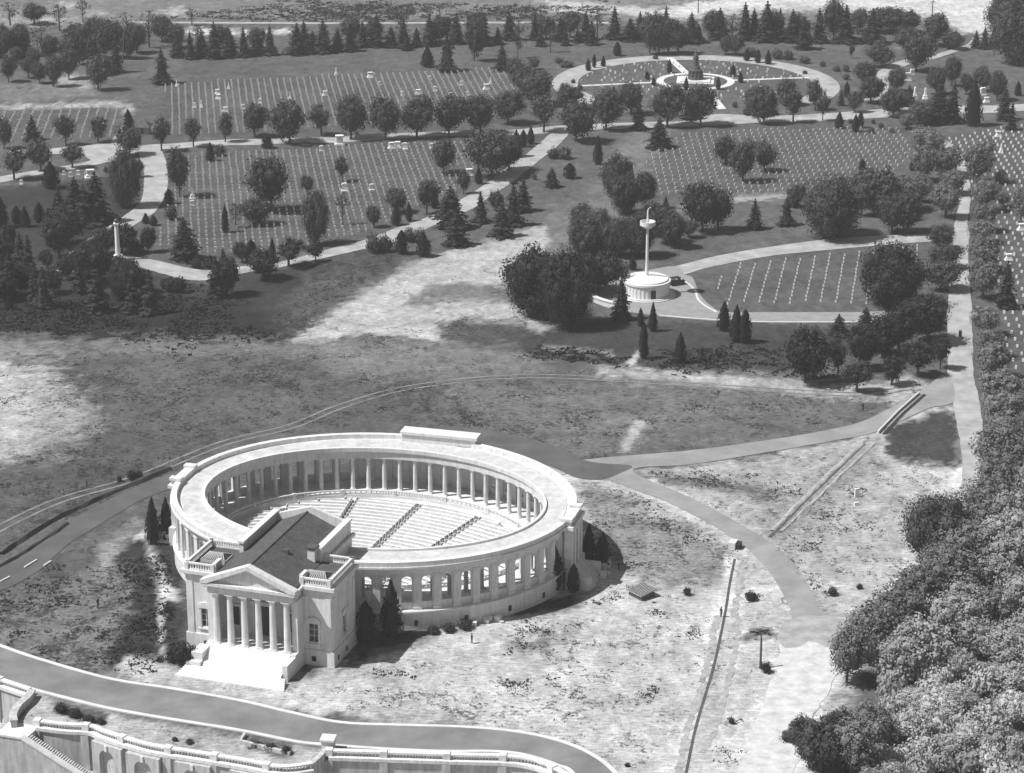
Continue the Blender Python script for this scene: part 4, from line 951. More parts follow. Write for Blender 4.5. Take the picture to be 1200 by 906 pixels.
# planting round the buildings
cluster('planted against the left end of the amphitheatre', (0,0,1), [('k',180,637,54,18),('k',196,634,50,17)])
cluster('planted before the front of the amphitheatre', (0,0,1), [('k',459,746,66,25),('k',429,752,47,23),('k',650,692,52,21),('k',672,694,33,14),('k',690,660,46,18),('k',706,664,40,17)])
cluster('at the foot of the hall', (0,0,1), [('s',214,781,32,30,'leaf_b'),('s',226,779,24,24,'leaf_b'),('s',203,775,18,22,'leaf_b')])
cluster('dotted over the sandy field', (0,0,1), [('s',897,788,14,17,'leaf_b'),('s',880,703,12,18,'leaf_b'),('s',975,698,12,14),('s',1007,690,7,9,'leaf_b'),('s',805,697,10,12,'leaf_b'),('s',545,737,12,24,'leaf_b'),('s',525,740,10,22,'leaf_b'),('s',508,742,9,20,'leaf_b'),('s',857,848,8,10,'leaf_b'),('s',735,898,5,8,'leaf_b'),('s',155,563,14,14,'leaf_b'),('s',163,561,11,12,'leaf_b'),('s',140,564,8,8,'leaf_b')])
cluster('in the terrace planting beds', (0,0,1), [('s',72,835,12,20,'leaf_b'),('s',88,840,10,22,'leaf_b'),('s',104,846,9,20,'leaf_b'),('s',118,848,7,14,'leaf_b'),('s',300,874,6,16,'leaf_b'),('s',318,878,8,16,'leaf_b'),('s',336,883,10,14,'leaf_b'),('s',205,868,5,10),('s',222,871,6,12)])
# ------------------------------------------------------------------ rough growth: weeds and tall grass
KEEP = [[G(*p) for p in q] for q in ([(0,640),(210,545),(300,500),(570,500),(650,520),(705,552),(812,536),(980,505),(1110,440),(1130,470),(1030,508),(900,532),(752,550),(880,618),(950,690),(1000,718),(1010,750),(928,748),(915,700),(860,640),(745,578),(690,570),(690,690),(600,730),(420,790),(330,812),(210,795),(200,650),(60,660),(0,695)],)] + [[tuple(p) for p in (a+c[::-1])]]

def clumps(name, spots, size, m, dens=1.0, seed=3):
    '''spots: centre and half-extent of each patch of growth; many small blades and leaves per patch'''
    mb = MB(); rnd = random.Random(seed)
    for (cx, cy, rx, ry) in spots:
        x0, y0 = G(cx, cy); ex = rx*dist(cx, cy)/F; ey = abs(G(cx, cy-ry)[1]-y0)
        n = int(dens*ex*ey*3.2)+5
        pts = [(rnd.gauss(0, .5), rnd.gauss(0, .5)) for _ in range(6)]
        for _ in range(n):
            c0 = rnd.choice(pts); x = x0+ex*(c0[0]+rnd.gauss(0, .3)); y = y0+ey*(c0[1]+rnd.gauss(0, .3))
            if any(inpoly(np.array([x]), np.array([y]), p)[0] for p in KEEP): continue
            s = size*rnd.uniform(.4, 1.5)
            for _ in range(4):
                a_ = rnd.uniform(0, 6.28); dx, dy = rnd.uniform(-s, s)*1.3, rnd.uniform(-s, s)*1.3
                c, n_ = math.cos(a_)*s*.6, math.sin(a_)*s*.6; hh = s*rnd.uniform(.25, .75)
                mb.add([(x+dx-c, y+dy-n_, -.25), (x+dx+c, y+dy+n_, -.25), (x+dx+c*.8-n_*.7, y+dy+n_*.8+c*.7, hh), (x+dx-c*.7-n_*.7, y+dy-n_*.7+c*.7, hh*.7)], [(0,1,2,3)])
    return tag(mb.build(name, m), kind='stuff')
def scatter(n, region, rx, ry, seed, clump=False):
    rnd = random.Random(seed); P = np.array(region); out = []
    while len(out) < n:
        x, y = rnd.uniform(P[:,0].min(), P[:,0].max()), rnd.uniform(P[:,1].min(), P[:,1].max())
        if inpoly(np.array([x]), np.array([y]), region)[0]:
            f = rnd.uniform(.3, 1)**2*1.6; out.append((x, y, rx*f, ry*f))
    return out
clumps('weeds', [(733,575,14,7),(772,591,24,9),(788,620,20,13),(823,630,28,11),(756,605,12,6),(768,716,18,8),(799,743,22,8),(881,699,12,7),(895,741,22,7),(637,738,40,12),(612,804,12,5),(655,796,14,5),(756,814,20,8),(764,808,10,6),(858,845,8,6),(819,562,40,8),(866,566,40,8),(913,574,30,8),(770,554,30,5),(975,697,12,6),(1014,618,30,5),(600,803,22,5),(622,757,30,8),(466,790,16,6),(430,778,22,8),(700,705,20,6),(1000,575,12,8),(980,610,16,10),(950,640,18,10),(935,668,14,8),(960,690,12,8),(745,662,16,7),(690,640,14,8),(705,615,18,7),(850,885,24,12),(596,803,20,5)], .24, 'leaf_m', 1.0)
clumps('weeds', scatter(70, [(340,825),(400,790),(560,740),(700,690),(860,660),(850,800),(640,860)], 16, 5, 5)+scatter(60, [(930,580),(1110,500),(1120,560),(1040,680),(960,720),(900,640)], 15, 6, 6)+scatter(40, [(690,570),(760,560),(860,640),(840,670),(700,650)], 14, 5, 8), .17, 'dry', .8)
clumps('weeds', scatter(100, [(-60,700),(130,605),(195,600),(214,770),(180,785),(60,770),(-40,740)], 18, 7, 7), .22, 'leaf_m', .8)
clumps('weeds', scatter(34, [(140,650),(200,630),(212,770),(190,780),(140,765),(155,700)], 16, 9, 9), .26, 'leaf_b', 1.2)
clumps('weeds', [(195,468,16,4),(160,467,10,4),(150,440,10,3),(215,420,20,5),(300,445,40,8),(340,450,30,6),(360,420,20,5),(470,460,30,8),(450,480,20,5),(530,390,30,7),(440,395,30,8),(380,350,30,10),(360,375,25,8),(420,330,25,8),(690,435,18,4),(840,462,20,4),(960,490,30,6)]+scatter(80, [(-60,405),(280,405),(640,435),(1000,462),(720,528),(420,480),(200,545),(-60,620)], 22, 5, 10), .2, 'leaf_m', .7)
clumps('scrub', scatter(260, [(330,2),(720,8),(700,24),(300,24),(190,20),(500,-10)], 12, 2.5, 11), .5, 'leaf_m', .3)
clumps('undergrowth', scatter(70, [(-40,350),(250,345),(330,398),(0,392)], 26, 8, 12), .42, 'leaf_b', .5)
clumps('undergrowth', scatter(46, [(800,412),(860,404),(960,420),(1000,442),(930,434),(840,430),(640,422),(620,410),(740,415)], 24, 6, 13), .42, 'leaf_b', .6)
# ------------------------------------------------------------------ headstones
VP = lambda vx: math.atan((vx-600)/F/(C_+S_*S_/C_))         # bearing of a row that points at column vx of the horizon
def grid(poly, brg, du, dv, stag=0.0, jit=.1, seed=1):
    P = [G(*p) for p in poly]; pa = np.array(P); c = pa.mean(0); d = np.array([math.sin(brg), math.cos(brg)]); e = np.array([d[1], -d[0]])
    R_ = np.abs(pa-c).max()*1.5; out = []; rnd = random.Random(seed)
    nu, nv = int(R_/du)+1, int(R_/dv)+1
    uu, vv = np.meshgrid(np.arange(-nu, nu+1), np.arange(-nv, nv+1))
    px = c[0]+e[0]*(uu*du+stag*(vv % 2)*du)+d[0]*vv*dv; py = c[1]+e[1]*(uu*du+stag*(vv % 2)*du)+d[1]*vv*dv
    ok = inpoly(px.ravel(), py.ravel(), P)
    return [(x+rnd.uniform(-jit, jit), y+rnd.uniform(-jit, jit), brg) for x, y in zip(px.ravel()[ok], py.ravel()[ok])]
def stone_mb(mb, x, y, b, s=1.0, h=1.0):
    w_, t_ = .21*s, .08*s; c, n = math.cos(-b), math.sin(-b); hh = .62*h
    pts = [(-w_,-.3),(w_,-.3),(w_,hh-.12),(w_*.6,hh),(-w_*.6,hh),(-w_,hh-.12)]
    vs = [(x+p[0]*c-q*n, y+p[0]*n+q*c, p[1]) for q in (-t_, t_) for p in pts]; k = 6
    mb.add(vs, [tuple(range(6)), tuple(range(6, 12))[::-1]] + [((i+1) % k, i, k+i, k+(i+1) % k) for i in range(k)])
sm = MB(); stone_mb(sm, 0, 0, 0); smesh = sm.mesh('headstone', 'stone')
near = []
b5 = VP(1145)
for (x, y, b_) in grid([(835,330),(865,309),(1086,287),(1092,330),(1070,356),(850,357)], b5, 3.6, 3.1, 0, .08): near.append((x, y, b_, 0))
rs = grid([(1155,215),(1260,200),(1280,600),(1200,590),(1178,500),(1172,380),(1160,280)], VP(1500), 2.3, 5.0, .5, .2)
rs.sort(key=lambda p: p[1])
n1 = max(0, 300-len(near))
for r in rs[:n1]: near.append((*r, 1))
LB = [('small white headstone in the widely spaced rows beside the white mast', 'headstones in the rows beside the mast'), ('small white headstone on the lawn behind the hedge-like row at right', 'nearest headstones behind the tree row at right')]
for (x, y, b_, k) in near[:300]:
    o = link('headstone', smesh, None, (x, y, -.05), -b_); o.scale = (.9, .9, 1.0) if k == 0 else (.75, .75, .8); tag(o, LB[k][0], 'headstone', LB[k][1])
rest = near[300:] and [r[:3] for r in near[300:]] or []
rest += rs[n1:]
rest += grid([(1090,166),(1160,152),(1250,140),(1270,205),(1155,218),(1140,235),(1125,215)], VP(1500), 2.3, 4.6, .5, .2)
b2 = VP(192)
rest += grid([(193,98),(300,94),(420,87),(590,80),(606,100),(614,122),(560,140),(400,150),(196,160)], b2, 2.18, 3.7)
rest += grid([(182,290),(200,225),(222,182),(400,172),(500,168),(560,168),(566,188),(540,220),(500,238),(440,268),(400,284),(300,298),(225,300)], b2, 1.98, 3.9)
rest += grid([(757,190),(775,172),(800,158),(900,152),(1000,150),(1050,150),(1068,165),(1066,185),(1050,200),(990,222),(900,226),(800,232),(775,228)], VP(-200), 2.2, 4.3, .5, .1)
rest += grid([(-60,128),(130,123),(138,130),(132,163),(-60,168)], VP(330), 2.9, 3.8)
for k, r in enumerate((14.8, 18, 21.2, 24.4, 27.6, 30.8, 34, 37.2)):
    n = int(2*PI*r/4.2)
    for i in range(n):
        t = 2*PI*i/n+k
        if random.random() < .7 and abs(math.cos(t)*r) > 2 and abs(math.sin(t)*r) > 2.2 and not (t % (2*PI) > R(190) and r > 32): rest.append((CC[0]+r*math.cos(t)*1.02, CC[1]-1+r*math.sin(t), random.uniform(-.4, .4)))
q = MB()
for (x, y, b_) in rest: stone_mb(q, x, y, b_, random.uniform(1.1, 1.4), random.uniform(1.0, 1.3))
tag(q.build('headstones', 'stone'), 'white headstones in rows over the far grave sections', None, None, 'stuff')
# larger monuments
def slab(): return MB().box(-.9,.9,-.5,.5,-.3,.3).box(-.7,.7,-.3,.3,.3,1.7).yprism([(-.8,1.7),(.8,1.7),(.5,2.1),(-.5,2.1)], -.35, .35)
def obelisk():
    m_ = MB().box(-.9,.9,-.9,.9,-.3,.4).box(-.65,.65,-.65,.65,.4,1.3)
    return m_.add([(-.4,-.4,1.3),(.4,-.4,1.3),(.4,.4,1.3),(-.4,.4,1.3),(-.24,-.24,3.6),(.24,-.24,3.6),(.24,.24,3.6),(-.24,.24,3.6),(0,0,4.0)], [(0,1,5,4),(1,2,6,5),(2,3,7,6),(3,0,4,7),(4,5,8),(5,6,8),(6,7,8),(7,4,8)])
def stepped(): return MB().box(-1.3,1.3,-.9,.9,-.3,.35).box(-1.0,1.0,-.65,.65,.35,.9).box(-.75,.75,-.45,.45,.9,1.9).box(-.95,.95,-.6,.6,1.9,2.15)
GM = [('slab', slab().mesh('grave_monument', 'stone')), ('tall obelisk', obelisk().mesh('grave_monument', 'stone')), ('stepped block', stepped().mesh('grave_monument', 'stone'))]
def monuments(where, items):
    cnt = {}
    for it in sorted(items): cnt.setdefault(it[2], []).append(it)
    for k, its in cnt.items():
        for i, (px, py, kk, s) in enumerate(its):
            x, y = G(px, py); o = link('grave_monument', GM[k][1], None, (x, y, -.03), -b2+random.uniform(-.1, .1)); s *= .8; o.scale = (s, s, s)
            tag(o, (f'white {GM[k][0]} monument {where}' if len(its) == 1 else f'{ordinal(i)} white {GM[k][0]} monument from the left {where}'), 'monument', f'monuments {where}')
monuments('in the upper grave section', [(255,110,2,.9),(256,116,2,.9),(236,126,1,.8),(264,131,2,.9),(207,101,1,.7),(305,121,0,.9),(268,104,1,.7),(340,116,1,.7),(381,112,2,.9),(434,91,2,1.1),(490,111,2,1),(510,107,0,1),(472,112,0,.9),(529,114,0,1),(570,105,2,1.1),(575,98,1,.7),(541,100,0,.9),(548,112,0,.8),(504,94,0,.9),(445,100,0,.8),(228,126,0,.9),(285,128,0,.9),(394,88,1,.8)])
monuments('in the middle grave section', [(226,233,1,1.15),(226,241,0,.9),(459,174,2,1.1),(466,173,2,1.1),(475,175,0,1.2),(550,206,2,1.2),(404,224,0,1.4),(436,223,0,1.1),(506,174,0,1),(533,186,0,1.1),(558,171,0,1.1),(315,240,0,1.2),(377,177,0,1)])
monuments('on the lawn at far left', [(106,209,2,1.5),(83,207,0,.8),(92,205,0,.8),(75,205,0,.7),(25,216,0,.8),(101,206,0,.7)])
monuments('between the trees at top right', [(1064,95,0,1.7),(1069,88,0,1.2),(1072,116,1,1.3),(1084,116,1,1.2),(1145,100,0,1.3),(1152,112,0,1.6),(1156,120,2,1),(1170,160,2,1),(1173,179,1,.9),(1083,180,2,1),(1165,108,0,1),(1182,305,2,1),(1197,270,2,1.1)])
x, y = G(398, 170); gr = empty('stone_pylon', (x, y, 0), -b2); tag(gr, 'white stone pylon by the upper road between two tree trunks', 'monument')
MB().box(-1.5,1.5,-1,1,-.3,.5).build('base', 'stone', gr); MB().box(-1.0,1.0,-.7,.7,.5,2.7).build('shaft', 'stone', gr); MB().box(-1.2,1.2,-.85,.85,2.7,3.0).build('cap', 'stone', gr)
# ------------------------------------------------------------------ ship's mast on its round base
mx_, my_ = G(757.5, 345.5); mast = empty('mast_monument', (mx_, my_, 0)); tag(mast, 'tall white ship mast with a round top on a drum-shaped base', 'monument')
dr = 5.5
MB().lathe([(7.0,-.3),(7.0,.25),(6.4,.25),(6.4,.5),(dr,.5)], 48).build('step', 'pale', mast)
MB().lathe([(dr,.5),(dr,3.3),(dr+.3,3.4),(dr+.3,3.9),(dr-.2,3.95),(dr-.3,4.3),(dr-.9,4.35),(1.6,4.9),(.2,4.95)], 48).build('drum', 'steel', mast)
q = MB()
for i in range(36):
    t = 2*PI*i/36; q.obox((dr+.04)*math.cos(t), (dr+.04)*math.sin(t), .52, 3.3, .12, .3, t)
tag(q.build('pilaster_ring', 'steel', mast), kind='stuff')
t = -PI/2+.25; MB().obox((dr-.05)*math.cos(t), (dr-.05)*math.sin(t), .5, 2.6, .5, 1.2, t).build('door', 'dark', mast)
ztop = zat(262, mx_, my_)
MB().lathe([(.45,4.8),(.36,8),(.3,ztop),(.2,ztop+3.0),(.16,ztop+3.2)], 14).build('mast_pole', 'steel', mast)
MB().lathe([(.5,ztop-1.3),(1.7,ztop-.5),(1.85,ztop-.4),(1.85,ztop+.55),(1.68,ztop+.55),(1.68,ztop-.2),(.4,ztop-.3)], 24).build('lookout_top', 'steel', mast)
MB().tube([(0,0,ztop+3.0),(.1,0,ztop+3.6),(.45,0,ztop+3.9),(.75,0,ztop+3.9)], [.16,.14,.12,.1], 6).build('mast_head', 'steel', mast)
P = catmull([G(*p) for p in ((720,324),(708,329),(695,337),(690,347),(696,353),(706,357),(721,361))], 5)
tag(MB().sweep(P, [(-.45,-.2),(.45,-.2),(.45,1.15),(.6,1.15),(.6,1.4),(-.6,1.4),(-.6,1.15),(-.45,1.15)]).build('low_wall', 'pale'), 'low curved white wall hugging the left side of the mast plaza', 'wall')
x, y = G(721, 324); g_ = empty('stone_bollard', (x, y, 0)); tag(g_, 'round white stone pier ending the low wall by the mast', 'bollard'); MB().lathe([(1.1,-.2),(1.1,1.7),(1.25,1.75),(1.25,1.95)], 16).build('shaft', 'pale', g_); MB().lathe([(1.15,1.95),(1.0,2.3),(.4,2.6)], 16).build('cap', 'pale', g_)
# parked car
def car(px, py, rz, label):
    x, y = G(px, py); r = empty('parked_car', (x, y, .05), rz); tag(r, label, 'car')
    MB().box(-1.9,.9,-.72,.72,.45,1.0).box(-1.85,-.2,-.70,.70,1.001,1.25).build('body', 'carpaint', r)
    MB().add([(.9,-.6,.5),(2.0,-.38,.55),(2.0,.38,.55),(.9,.6,.5),(.9,-.55,1.15),(2.0,-.34,1.05),(2.0,.34,1.05),(.9,.55,1.15)], [(3,2,1,0),(4,5,6,7),(0,1,5,4),(1,2,6,5),(2,3,7,6),(3,0,4,7)]).build('bonnet', 'carpaint', r)
    MB().box(-1.85,.75,-.74,.74,1.85,1.97).build('roof', 'carpaint', r)
    pl = MB()
    for sx in (-1.8, -.6, .65):
        for sy in (-.68, .68): pl.box(sx-.05, sx+.05, sy-.04, sy+.04, 1.0, 1.85)
    tag(pl.build('roof_posts', 'carpaint', r), kind='stuff')
    MB().box(.66,.70,-.62,.62,1.1,1.8).build('windscreen', 'glass', r)
    for sx in (-1.25, 1.45):
        for sy in (-.74, .74):
            wv = [(sx+.42*math.cos(2*PI*i/16), sy+e, .42+.42*math.sin(2*PI*i/16)) for e in (-.08, .08) for i in range(16)]
            wl = MB().add(wv, [tuple(range(16)), tuple(range(16, 32))[::-1]] + [((i+1) % 16, i, 16+i, 16+(i+1) % 16) for i in range(16)]).build('wheel', 'rubber', r)
            MB().add([(p[0]*.5+sx*.5, p[1]+(.015 if p[1] > sy else -.015), p[2]*.5+.21) for p in wv], [tuple(range(16)), tuple(range(16, 32))[::-1]] + [((i+1) % 16, i, 16+i, 16+(i+1) % 16) for i in range(16)]).build('rim', 'woodd', wl)
            MB().obox(sx, sy, .86, .92, 1.15, .34, 0).build('mudguard', 'carpaint', r)
    for sy in (-.45, .45): MB().box(2.0,2.12,sy-.12,sy+.12,.8,1.05).build('headlight', 'trim', r)
car(793, 334, R(25), 'black boxy old motor car parked right of the mast base')
# ------------------------------------------------------------------ column monument
x, y = G(138.5, 305); cm0 = empty('column_monument', (x, y, 0)); tag(cm0, 'tall slender white column with a dark ball rising from the dark trees', 'monument')
zt = zat(259, x, y)
MB().box(-1.5,1.5,-1.5,1.5,-.3,.4).box(-1.1,1.1,-1.1,1.1,.4,1.3).build('base', 'stone', cm0)
MB().lathe([(.72,1.3),(.62,1.7),(.6,3),(.5,zt-1.3)], 18).build('shaft', 'stone', cm0)
MB().lathe([(.5,zt-1.3),(.6,zt-1.2),(.65,zt-.8)], 16).box(-.68,.68,-.68,.68,zt-.8,zt-.5).build('capital', 'stone', cm0)
MB().lathe([(.2,zt-.5),(.55,zt-.2),(.6,zt+.15),(.4,zt+.5),(.1,zt+.65)], 12).build('ball', 'bronze', cm0)
# ------------------------------------------------------------------ tiered monument of the round section
x, y = G(815, 94.5); tm = empty('tiered_monument', (x, y, 0), -.1); tag(tm, 'dark tiered monument with a standing figure in the middle of the round section', 'monument')
zt = zat(58, x, y)
MB().box(-6.2,6.2,-5.5,5.5,-.2,.25).box(-5,5,-4.4,4.4,.25,.6).build('platform', 'pale', tm)
MB().lathe([(2.6,.6),(2.6,1.4),(2.2,1.5),(2.0,3.2),(2.3,3.3),(2.3,3.8),(1.7,4.0),(1.5,4.9),(1.0,5.0),(.9,zt-2.9),(1.1,zt-2.8),(1.1,zt-2.6)], 16).build('pedestal', 'bronze', tm)
for i in range(12):
    t = 2*PI*i/12; MB().lathe([(.3,1.5),(.35,2.3),(.2,2.9),(.22,3.15)], 8, 2.2*math.cos(t), 2.2*math.sin(t)).build('relief_figure', 'bronze', tm)
MB().lathe([(.75,zt-2.6),(.7,zt-1.9),(.45,zt-1.2),(.5,zt-.75),(.2,zt-.55),(.22,zt-.2),(.08,zt)], 12).tube([(0,0,zt-.8),(.6,-.2,zt-1.0),(.9,-.3,zt-.8)], [.16,.13,.08], 6).build('statue', 'bronze', tm)
# ------------------------------------------------------------------ terrace wall in front
tz = LOWZ - .3
def terrace(name, pts, label, hh=.0, n=5, seg=True, smooth=True):
    P = [G(*p) for p in pts]; P = catmull(P, n) if smooth else P
    r = empty(name, (0, 0, 0)); tag(r, label, 'retaining wall')
    MB().sweep(P, [(.9,tz),(.9,.15),(-.75,.15),(-.75,tz)]).build('wall_face', 'wall', r)
    MB().sweep(P, [(.75,.15),(.75,.42),(-1.05,.42),(-1.05,-.1),(-.751,-.2),(-.751,.151)]).build('string_course', 'marble', r)
    MB().sweep(P, [(.35,1.05),(.35,1.3),(-.55,1.3),(-.55,1.05)]).build('coping', 'marble', r)
    q = MB(); acc = 0; pl = MB()
    for i in range(len(P)-1):
        p, p2 = P[i], P[i+1]; l = math.dist(p, p2); an = math.atan2(p2[1]-p[1], p2[0]-p[0]); nx, ny = -math.sin(an), math.cos(an)
        m_ = max(1, round(l/.45))
        for k in range(m_):
            t = (k+.5)/m_; q.obox(p[0]+(p2[0]-p[0])*t-nx*.1, p[1]+(p2[1]-p[1])*t-ny*.1, .42, 1.05, .22, .26, an)
        acc += l
        if acc > 7.5 or i == 0: acc = 0; MB().obox(p[0]-nx*.1, p[1]-ny*.1, .421, 1.45, 1.1, 1.15, an).build('pier', 'marble', r); MB().obox(p[0]-nx*.82, p[1]-ny*.82, tz, -.2, 1.3, .5, an).build('buttress', 'wall', r)
    tag(q.build('balusters', 'marble', r), kind='stuff')
    return r, P
terrace('terrace_wall', [(-200,718),(-120,760),(-60,782),(0,803),(36,815)], 'white balustraded terrace wall along the road at the left edge')
tw, TP = terrace('terrace_wall', [(45,852),(75,856),(107,858),(122,864),(150,873),(180,881),(230,889),(285,898),(330,906),(366,902)], 'white balustraded terrace wall with arched niches below the portico')
terrace('terrace_wall', [(386,887),(450,889),(540,892),(600,894),(640,903),(680,928),(730,985),(780,1080)], 'white balustraded terrace wall curving beside the road at bottom centre')
# arched niches in the middle wall: dark recess ring and keystone
for px in (131, 176, 231, 290):
    k = min(range(len(TP)-1), key=lambda i: abs(600+F*TP[i][0]/(TP[i][1]*C_+H*S_)-px)); p, p2 = TP[k], TP[k+1]
    an = math.atan2(p2[1]-p[1], p2[0]-p[0]); ox_, oy_ = p[0]+math.sin(an)*.78, p[1]-math.cos(an)*.78
    e = empty('arched_niche', (ox_, oy_, 0), an); e.parent = tw
    pts = [(1.5*math.cos(t), -2.6+1.5*math.sin(t)) for t in np.linspace(0, PI, 16)]
    I = [(1.5,tz)]+pts+[(-1.5,tz)]; O_ = [(2.9,tz)]+[(2.9,-2.6)]+[(2.9,-.22)]*4+[(1.6,-.22),(.8,-.22),(.2,-.22),(-.2,-.22),(-.8,-.22),(-1.6,-.22)]+[(-2.9,-.22)]*4+[(-2.9,-2.6)]+[(-2.9,tz)]; O_ = O_[:len(I)-1]+[(-2.9,tz)]; n = len(I)
    vs = [(u[0],-.85,u[1]) for u in I]+[(u[0],-.85,u[1]) for u in O_]+[(u[0],.1,u[1]) for u in I]+[(u[0],.1,u[1]) for u in O_]
    fs = []
    for i in range(n-1): fs += [(i,i+1,n+i+1,n+i), (2*n+i+1,2*n+i,3*n+i,3*n+i+1), (i+1,i,2*n+i,2*n+i+1), (n+i,n+i+1,3*n+i+1,3*n+i)]
    MB().add(vs, fs).build('facing', 'wall', e)
    MB().add([(u[0],-.03,u[1]) for u in I], [tuple(range(n))]).build('niche_back', 'rock', e)
    MB().box(-.25,.25,-1.05,-.851,-1.2,-.23).build('keystone', 'marble', e)
# stairway descending in front of the middle wall
L0 = Vector(G(30, 850)); L1 = Vector(G(105, 862)); dr_ = (L1-L0).normalized(); nr_ = Vector((-dr_.y, dr_.x)); an = math.atan2(dr_.y, dr_.x)
ts = empty('terrace_stair', (L0.x, L0.y, 0), an); tag(ts, 'flight of stone steps descending between parapets at the lower left corner', 'stairway')
q = MB(); ns = 34; run = .36
for k in range(ns): q.box(2.2+k*run, 2.2+(k+1)*run, -5.0, -2.2, tz, -.18*(k+1))
q.build('steps', 'wall', ts)
MB().box(-3.0, 2.2, -5.0, .4, tz, 0.02).build('landing', 'marble_floor', ts)
pr = [(-3.6,tz),(14.6,tz),(14.6,-5.2),(2.4,.9),(-3.6,.9)]
MB().yprism(pr, -5.9, -5.01).build('outer_parapet', 'wall', ts)
MB().yprism([(-3.8,.9),(2.4,.9),(14.8,-5.2),(14.8,-4.95),(2.5,1.2),(-3.8,1.2)], -6.05, -4.9).build('coping', 'marble', ts)
MB().box(14.3,15.3,-6.1,-4.8,tz,-4.6).build('newel', 'marble', ts)
P = catmull([G(*p) for p in ((38,816),(33,824),(22,834),(16,845),(17,853))], 4)
tag(MB().sweep(P, [(-.45,tz),(.45,tz),(.45,1.0),(.6,1.0),(.6,1.3),(-.6,1.3),(-.6,1.0),(-.45,1.0)]).build('parapet_wall', 'wall'), 'curved white parapet linking the road wall to the terrace steps', 'wall')
# corner platform and pier
x, y = G(385, 880); e = empty('corner_pier', (x, y, 0), R(-8)); tag(e, 'square white stone pier at the roadside where two terrace walls meet', 'pier')
MB().box(-.9,.9,-.9,.9,-.3,2.0).build('shaft', 'marble', e); MB().box(-1.1,1.1,-1.1,1.1,2.0,2.3).build('cap', 'marble', e)
P = [G(383,883), G(374,893), G(362,904)]
tag(MB().sweep(P, [(-.4,tz),(.4,tz),(.4,1.0),(-.4,1.0)]).build('parapet_wall', 'wall'), 'short sloping parapet beside the square pier at bottom centre', 'wall')
P = [G(287,862), G(282,871), G(340,885)]
tag(MB().sweep(P, [(-.25,-.3),(.25,-.3),(.25,.55),(-.25,.55)]).build('bed_kerb', 'wall'), 'low stone kerb round the small planting bed above the niches', 'kerb')
# ------------------------------------------------------------------ works: bank, trench walls, debris
def bankstrip(pts, w_, h_, m='earth', n=5):
    P = catmull([G(*p) for p in pts], n); vs = []; fs = []; rnd = random.Random(len(pts))
    for k in range(len(P)):
        a_, b_ = P[max(k-1,0)], P[min(k+1,len(P)-1)]; dx, dy = b_[0]-a_[0], b_[1]-a_[1]; l = math.hypot(dx, dy); nx, ny = -dy/l, dx/l
        for o, z in ((-w_,-.15),(-w_*.35,h_*rnd.uniform(.7,1.2)),(w_*.2,h_*rnd.uniform(.6,1.1)),(w_,-.15)): vs.append((P[k][0]+nx*(o+rnd.uniform(-.2,.2)), P[k][1]+ny*o, z))
    for k in range(len(P)-1):
        for i in range(3): fs.append((4*k+i, 4*k+i+1, 4*k+5+i, 4*k+4+i))
    o = MB().add(vs, fs).build('earth_bank', m)
    if o.data.polygons[0].normal.z < 0: o.data.flip_normals()
    return tag(o, kind='structure')
bankstrip([(905,622),(930,596),(955,572),(985,543),(1015,515)], .8, .2)
bankstrip([(915,624),(940,600),(968,574),(998,545),(1025,520)], .6, .25)
if 0: bankstrip([(858,650),(852,680),(846,720),(832,780),(812,850),(800,906)], .7, .4)
if 0: bankstrip([(866,660),(862,690),(856,720)], .6, .3)
bankstrip([(0,650),(60,612),(120,583),(200,550)], .7, .7, mat('shadow_dark_edge', .06, .95, .5, None, .4))  # dark bank colour stands in for the shadow along the drive's edge
bankstrip([(-60,688),(0,664),(40,640),(80,614)], .6, .5, mat('shadow_dark_edge', .06, .95, .5, None, .4))  # edge shadow again put into the bank's colour
P = [G(1029,508), G(1052,484), G(1077,462)]
tag(MB().sweep(P, [(-.16,-.3),(.16,-.3),(.16,.6),(-.16,.6)]).build('low_wall', 'pale'), 'long straight low concrete wall by the trench at right', 'wall')
tag(MB().sweep([(p[0]+1.1, p[1]-.3) for p in P], [(-.5,-.3),(.3,-.3),(.3,.085),(-.5,.085)]).build('trench_shade', 'dark'), kind='structure')  # raised dark strip standing in for the shade beside the wall and in the trench
x, y = G(865, 642); e = empty('culvert_head', (x, y, 0), R(-20)); tag(e, 'small dark-mouthed concrete culvert beside the curving drive', 'culvert')
MB().box(-1.6,-.3,-1.1,1.1,-.3,1.2).build('concrete_block', 'pale', e); MB().box(-.299,.5,-.9,.9,-.3,1.0).build('opening', 'dark', e)
x, y = G(752, 698); e = empty('ribbed_shed', (x, y, 0), R(-52)); tag(e, 'small low shed with a ribbed pale roof on the sandy ground', 'shed')
MB().box(-1.7,1.7,-1.5,1.5,-.2,.75).build('wall', 'woodd', e)
q = MB().add([(-1.9,-1.8,.8),(1.9,-1.8,.8),(1.9,1.8,1.25),(-1.9,1.8,1.25),(-1.9,-1.8,.9),(1.9,-1.8,.9),(1.9,1.8,1.35),(-1.9,1.8,1.35)], [(3,2,1,0),(4,5,6,7),(0,1,5,4),(1,2,6,5),(2,3,7,6),(3,0,4,7)])
for k in range(9): x_ = -1.75+3.5*k/8; q.add([(x_-.07,-1.8,.905),(x_+.07,-1.8,.905),(x_+.07,1.8,1.355),(x_-.07,1.8,1.355),(x_-.07,-1.8,1.06),(x_+.07,-1.8,1.06),(x_+.07,1.8,1.51),(x_-.07,1.8,1.51)], [(4,5,6,7),(0,1,5,4),(1,2,6,5),(3,0,4,7)])
q.build('roof', 'wood', e)
x, y = G(168, 156); e = empty('lodge', (x, y, 0), -.1); tag(e, 'little dark-roofed hut beside the left road junction', 'hut')
MB().box(-2,2,-1.7,1.7,-.3,2.2).build('wall', 'wood', e)
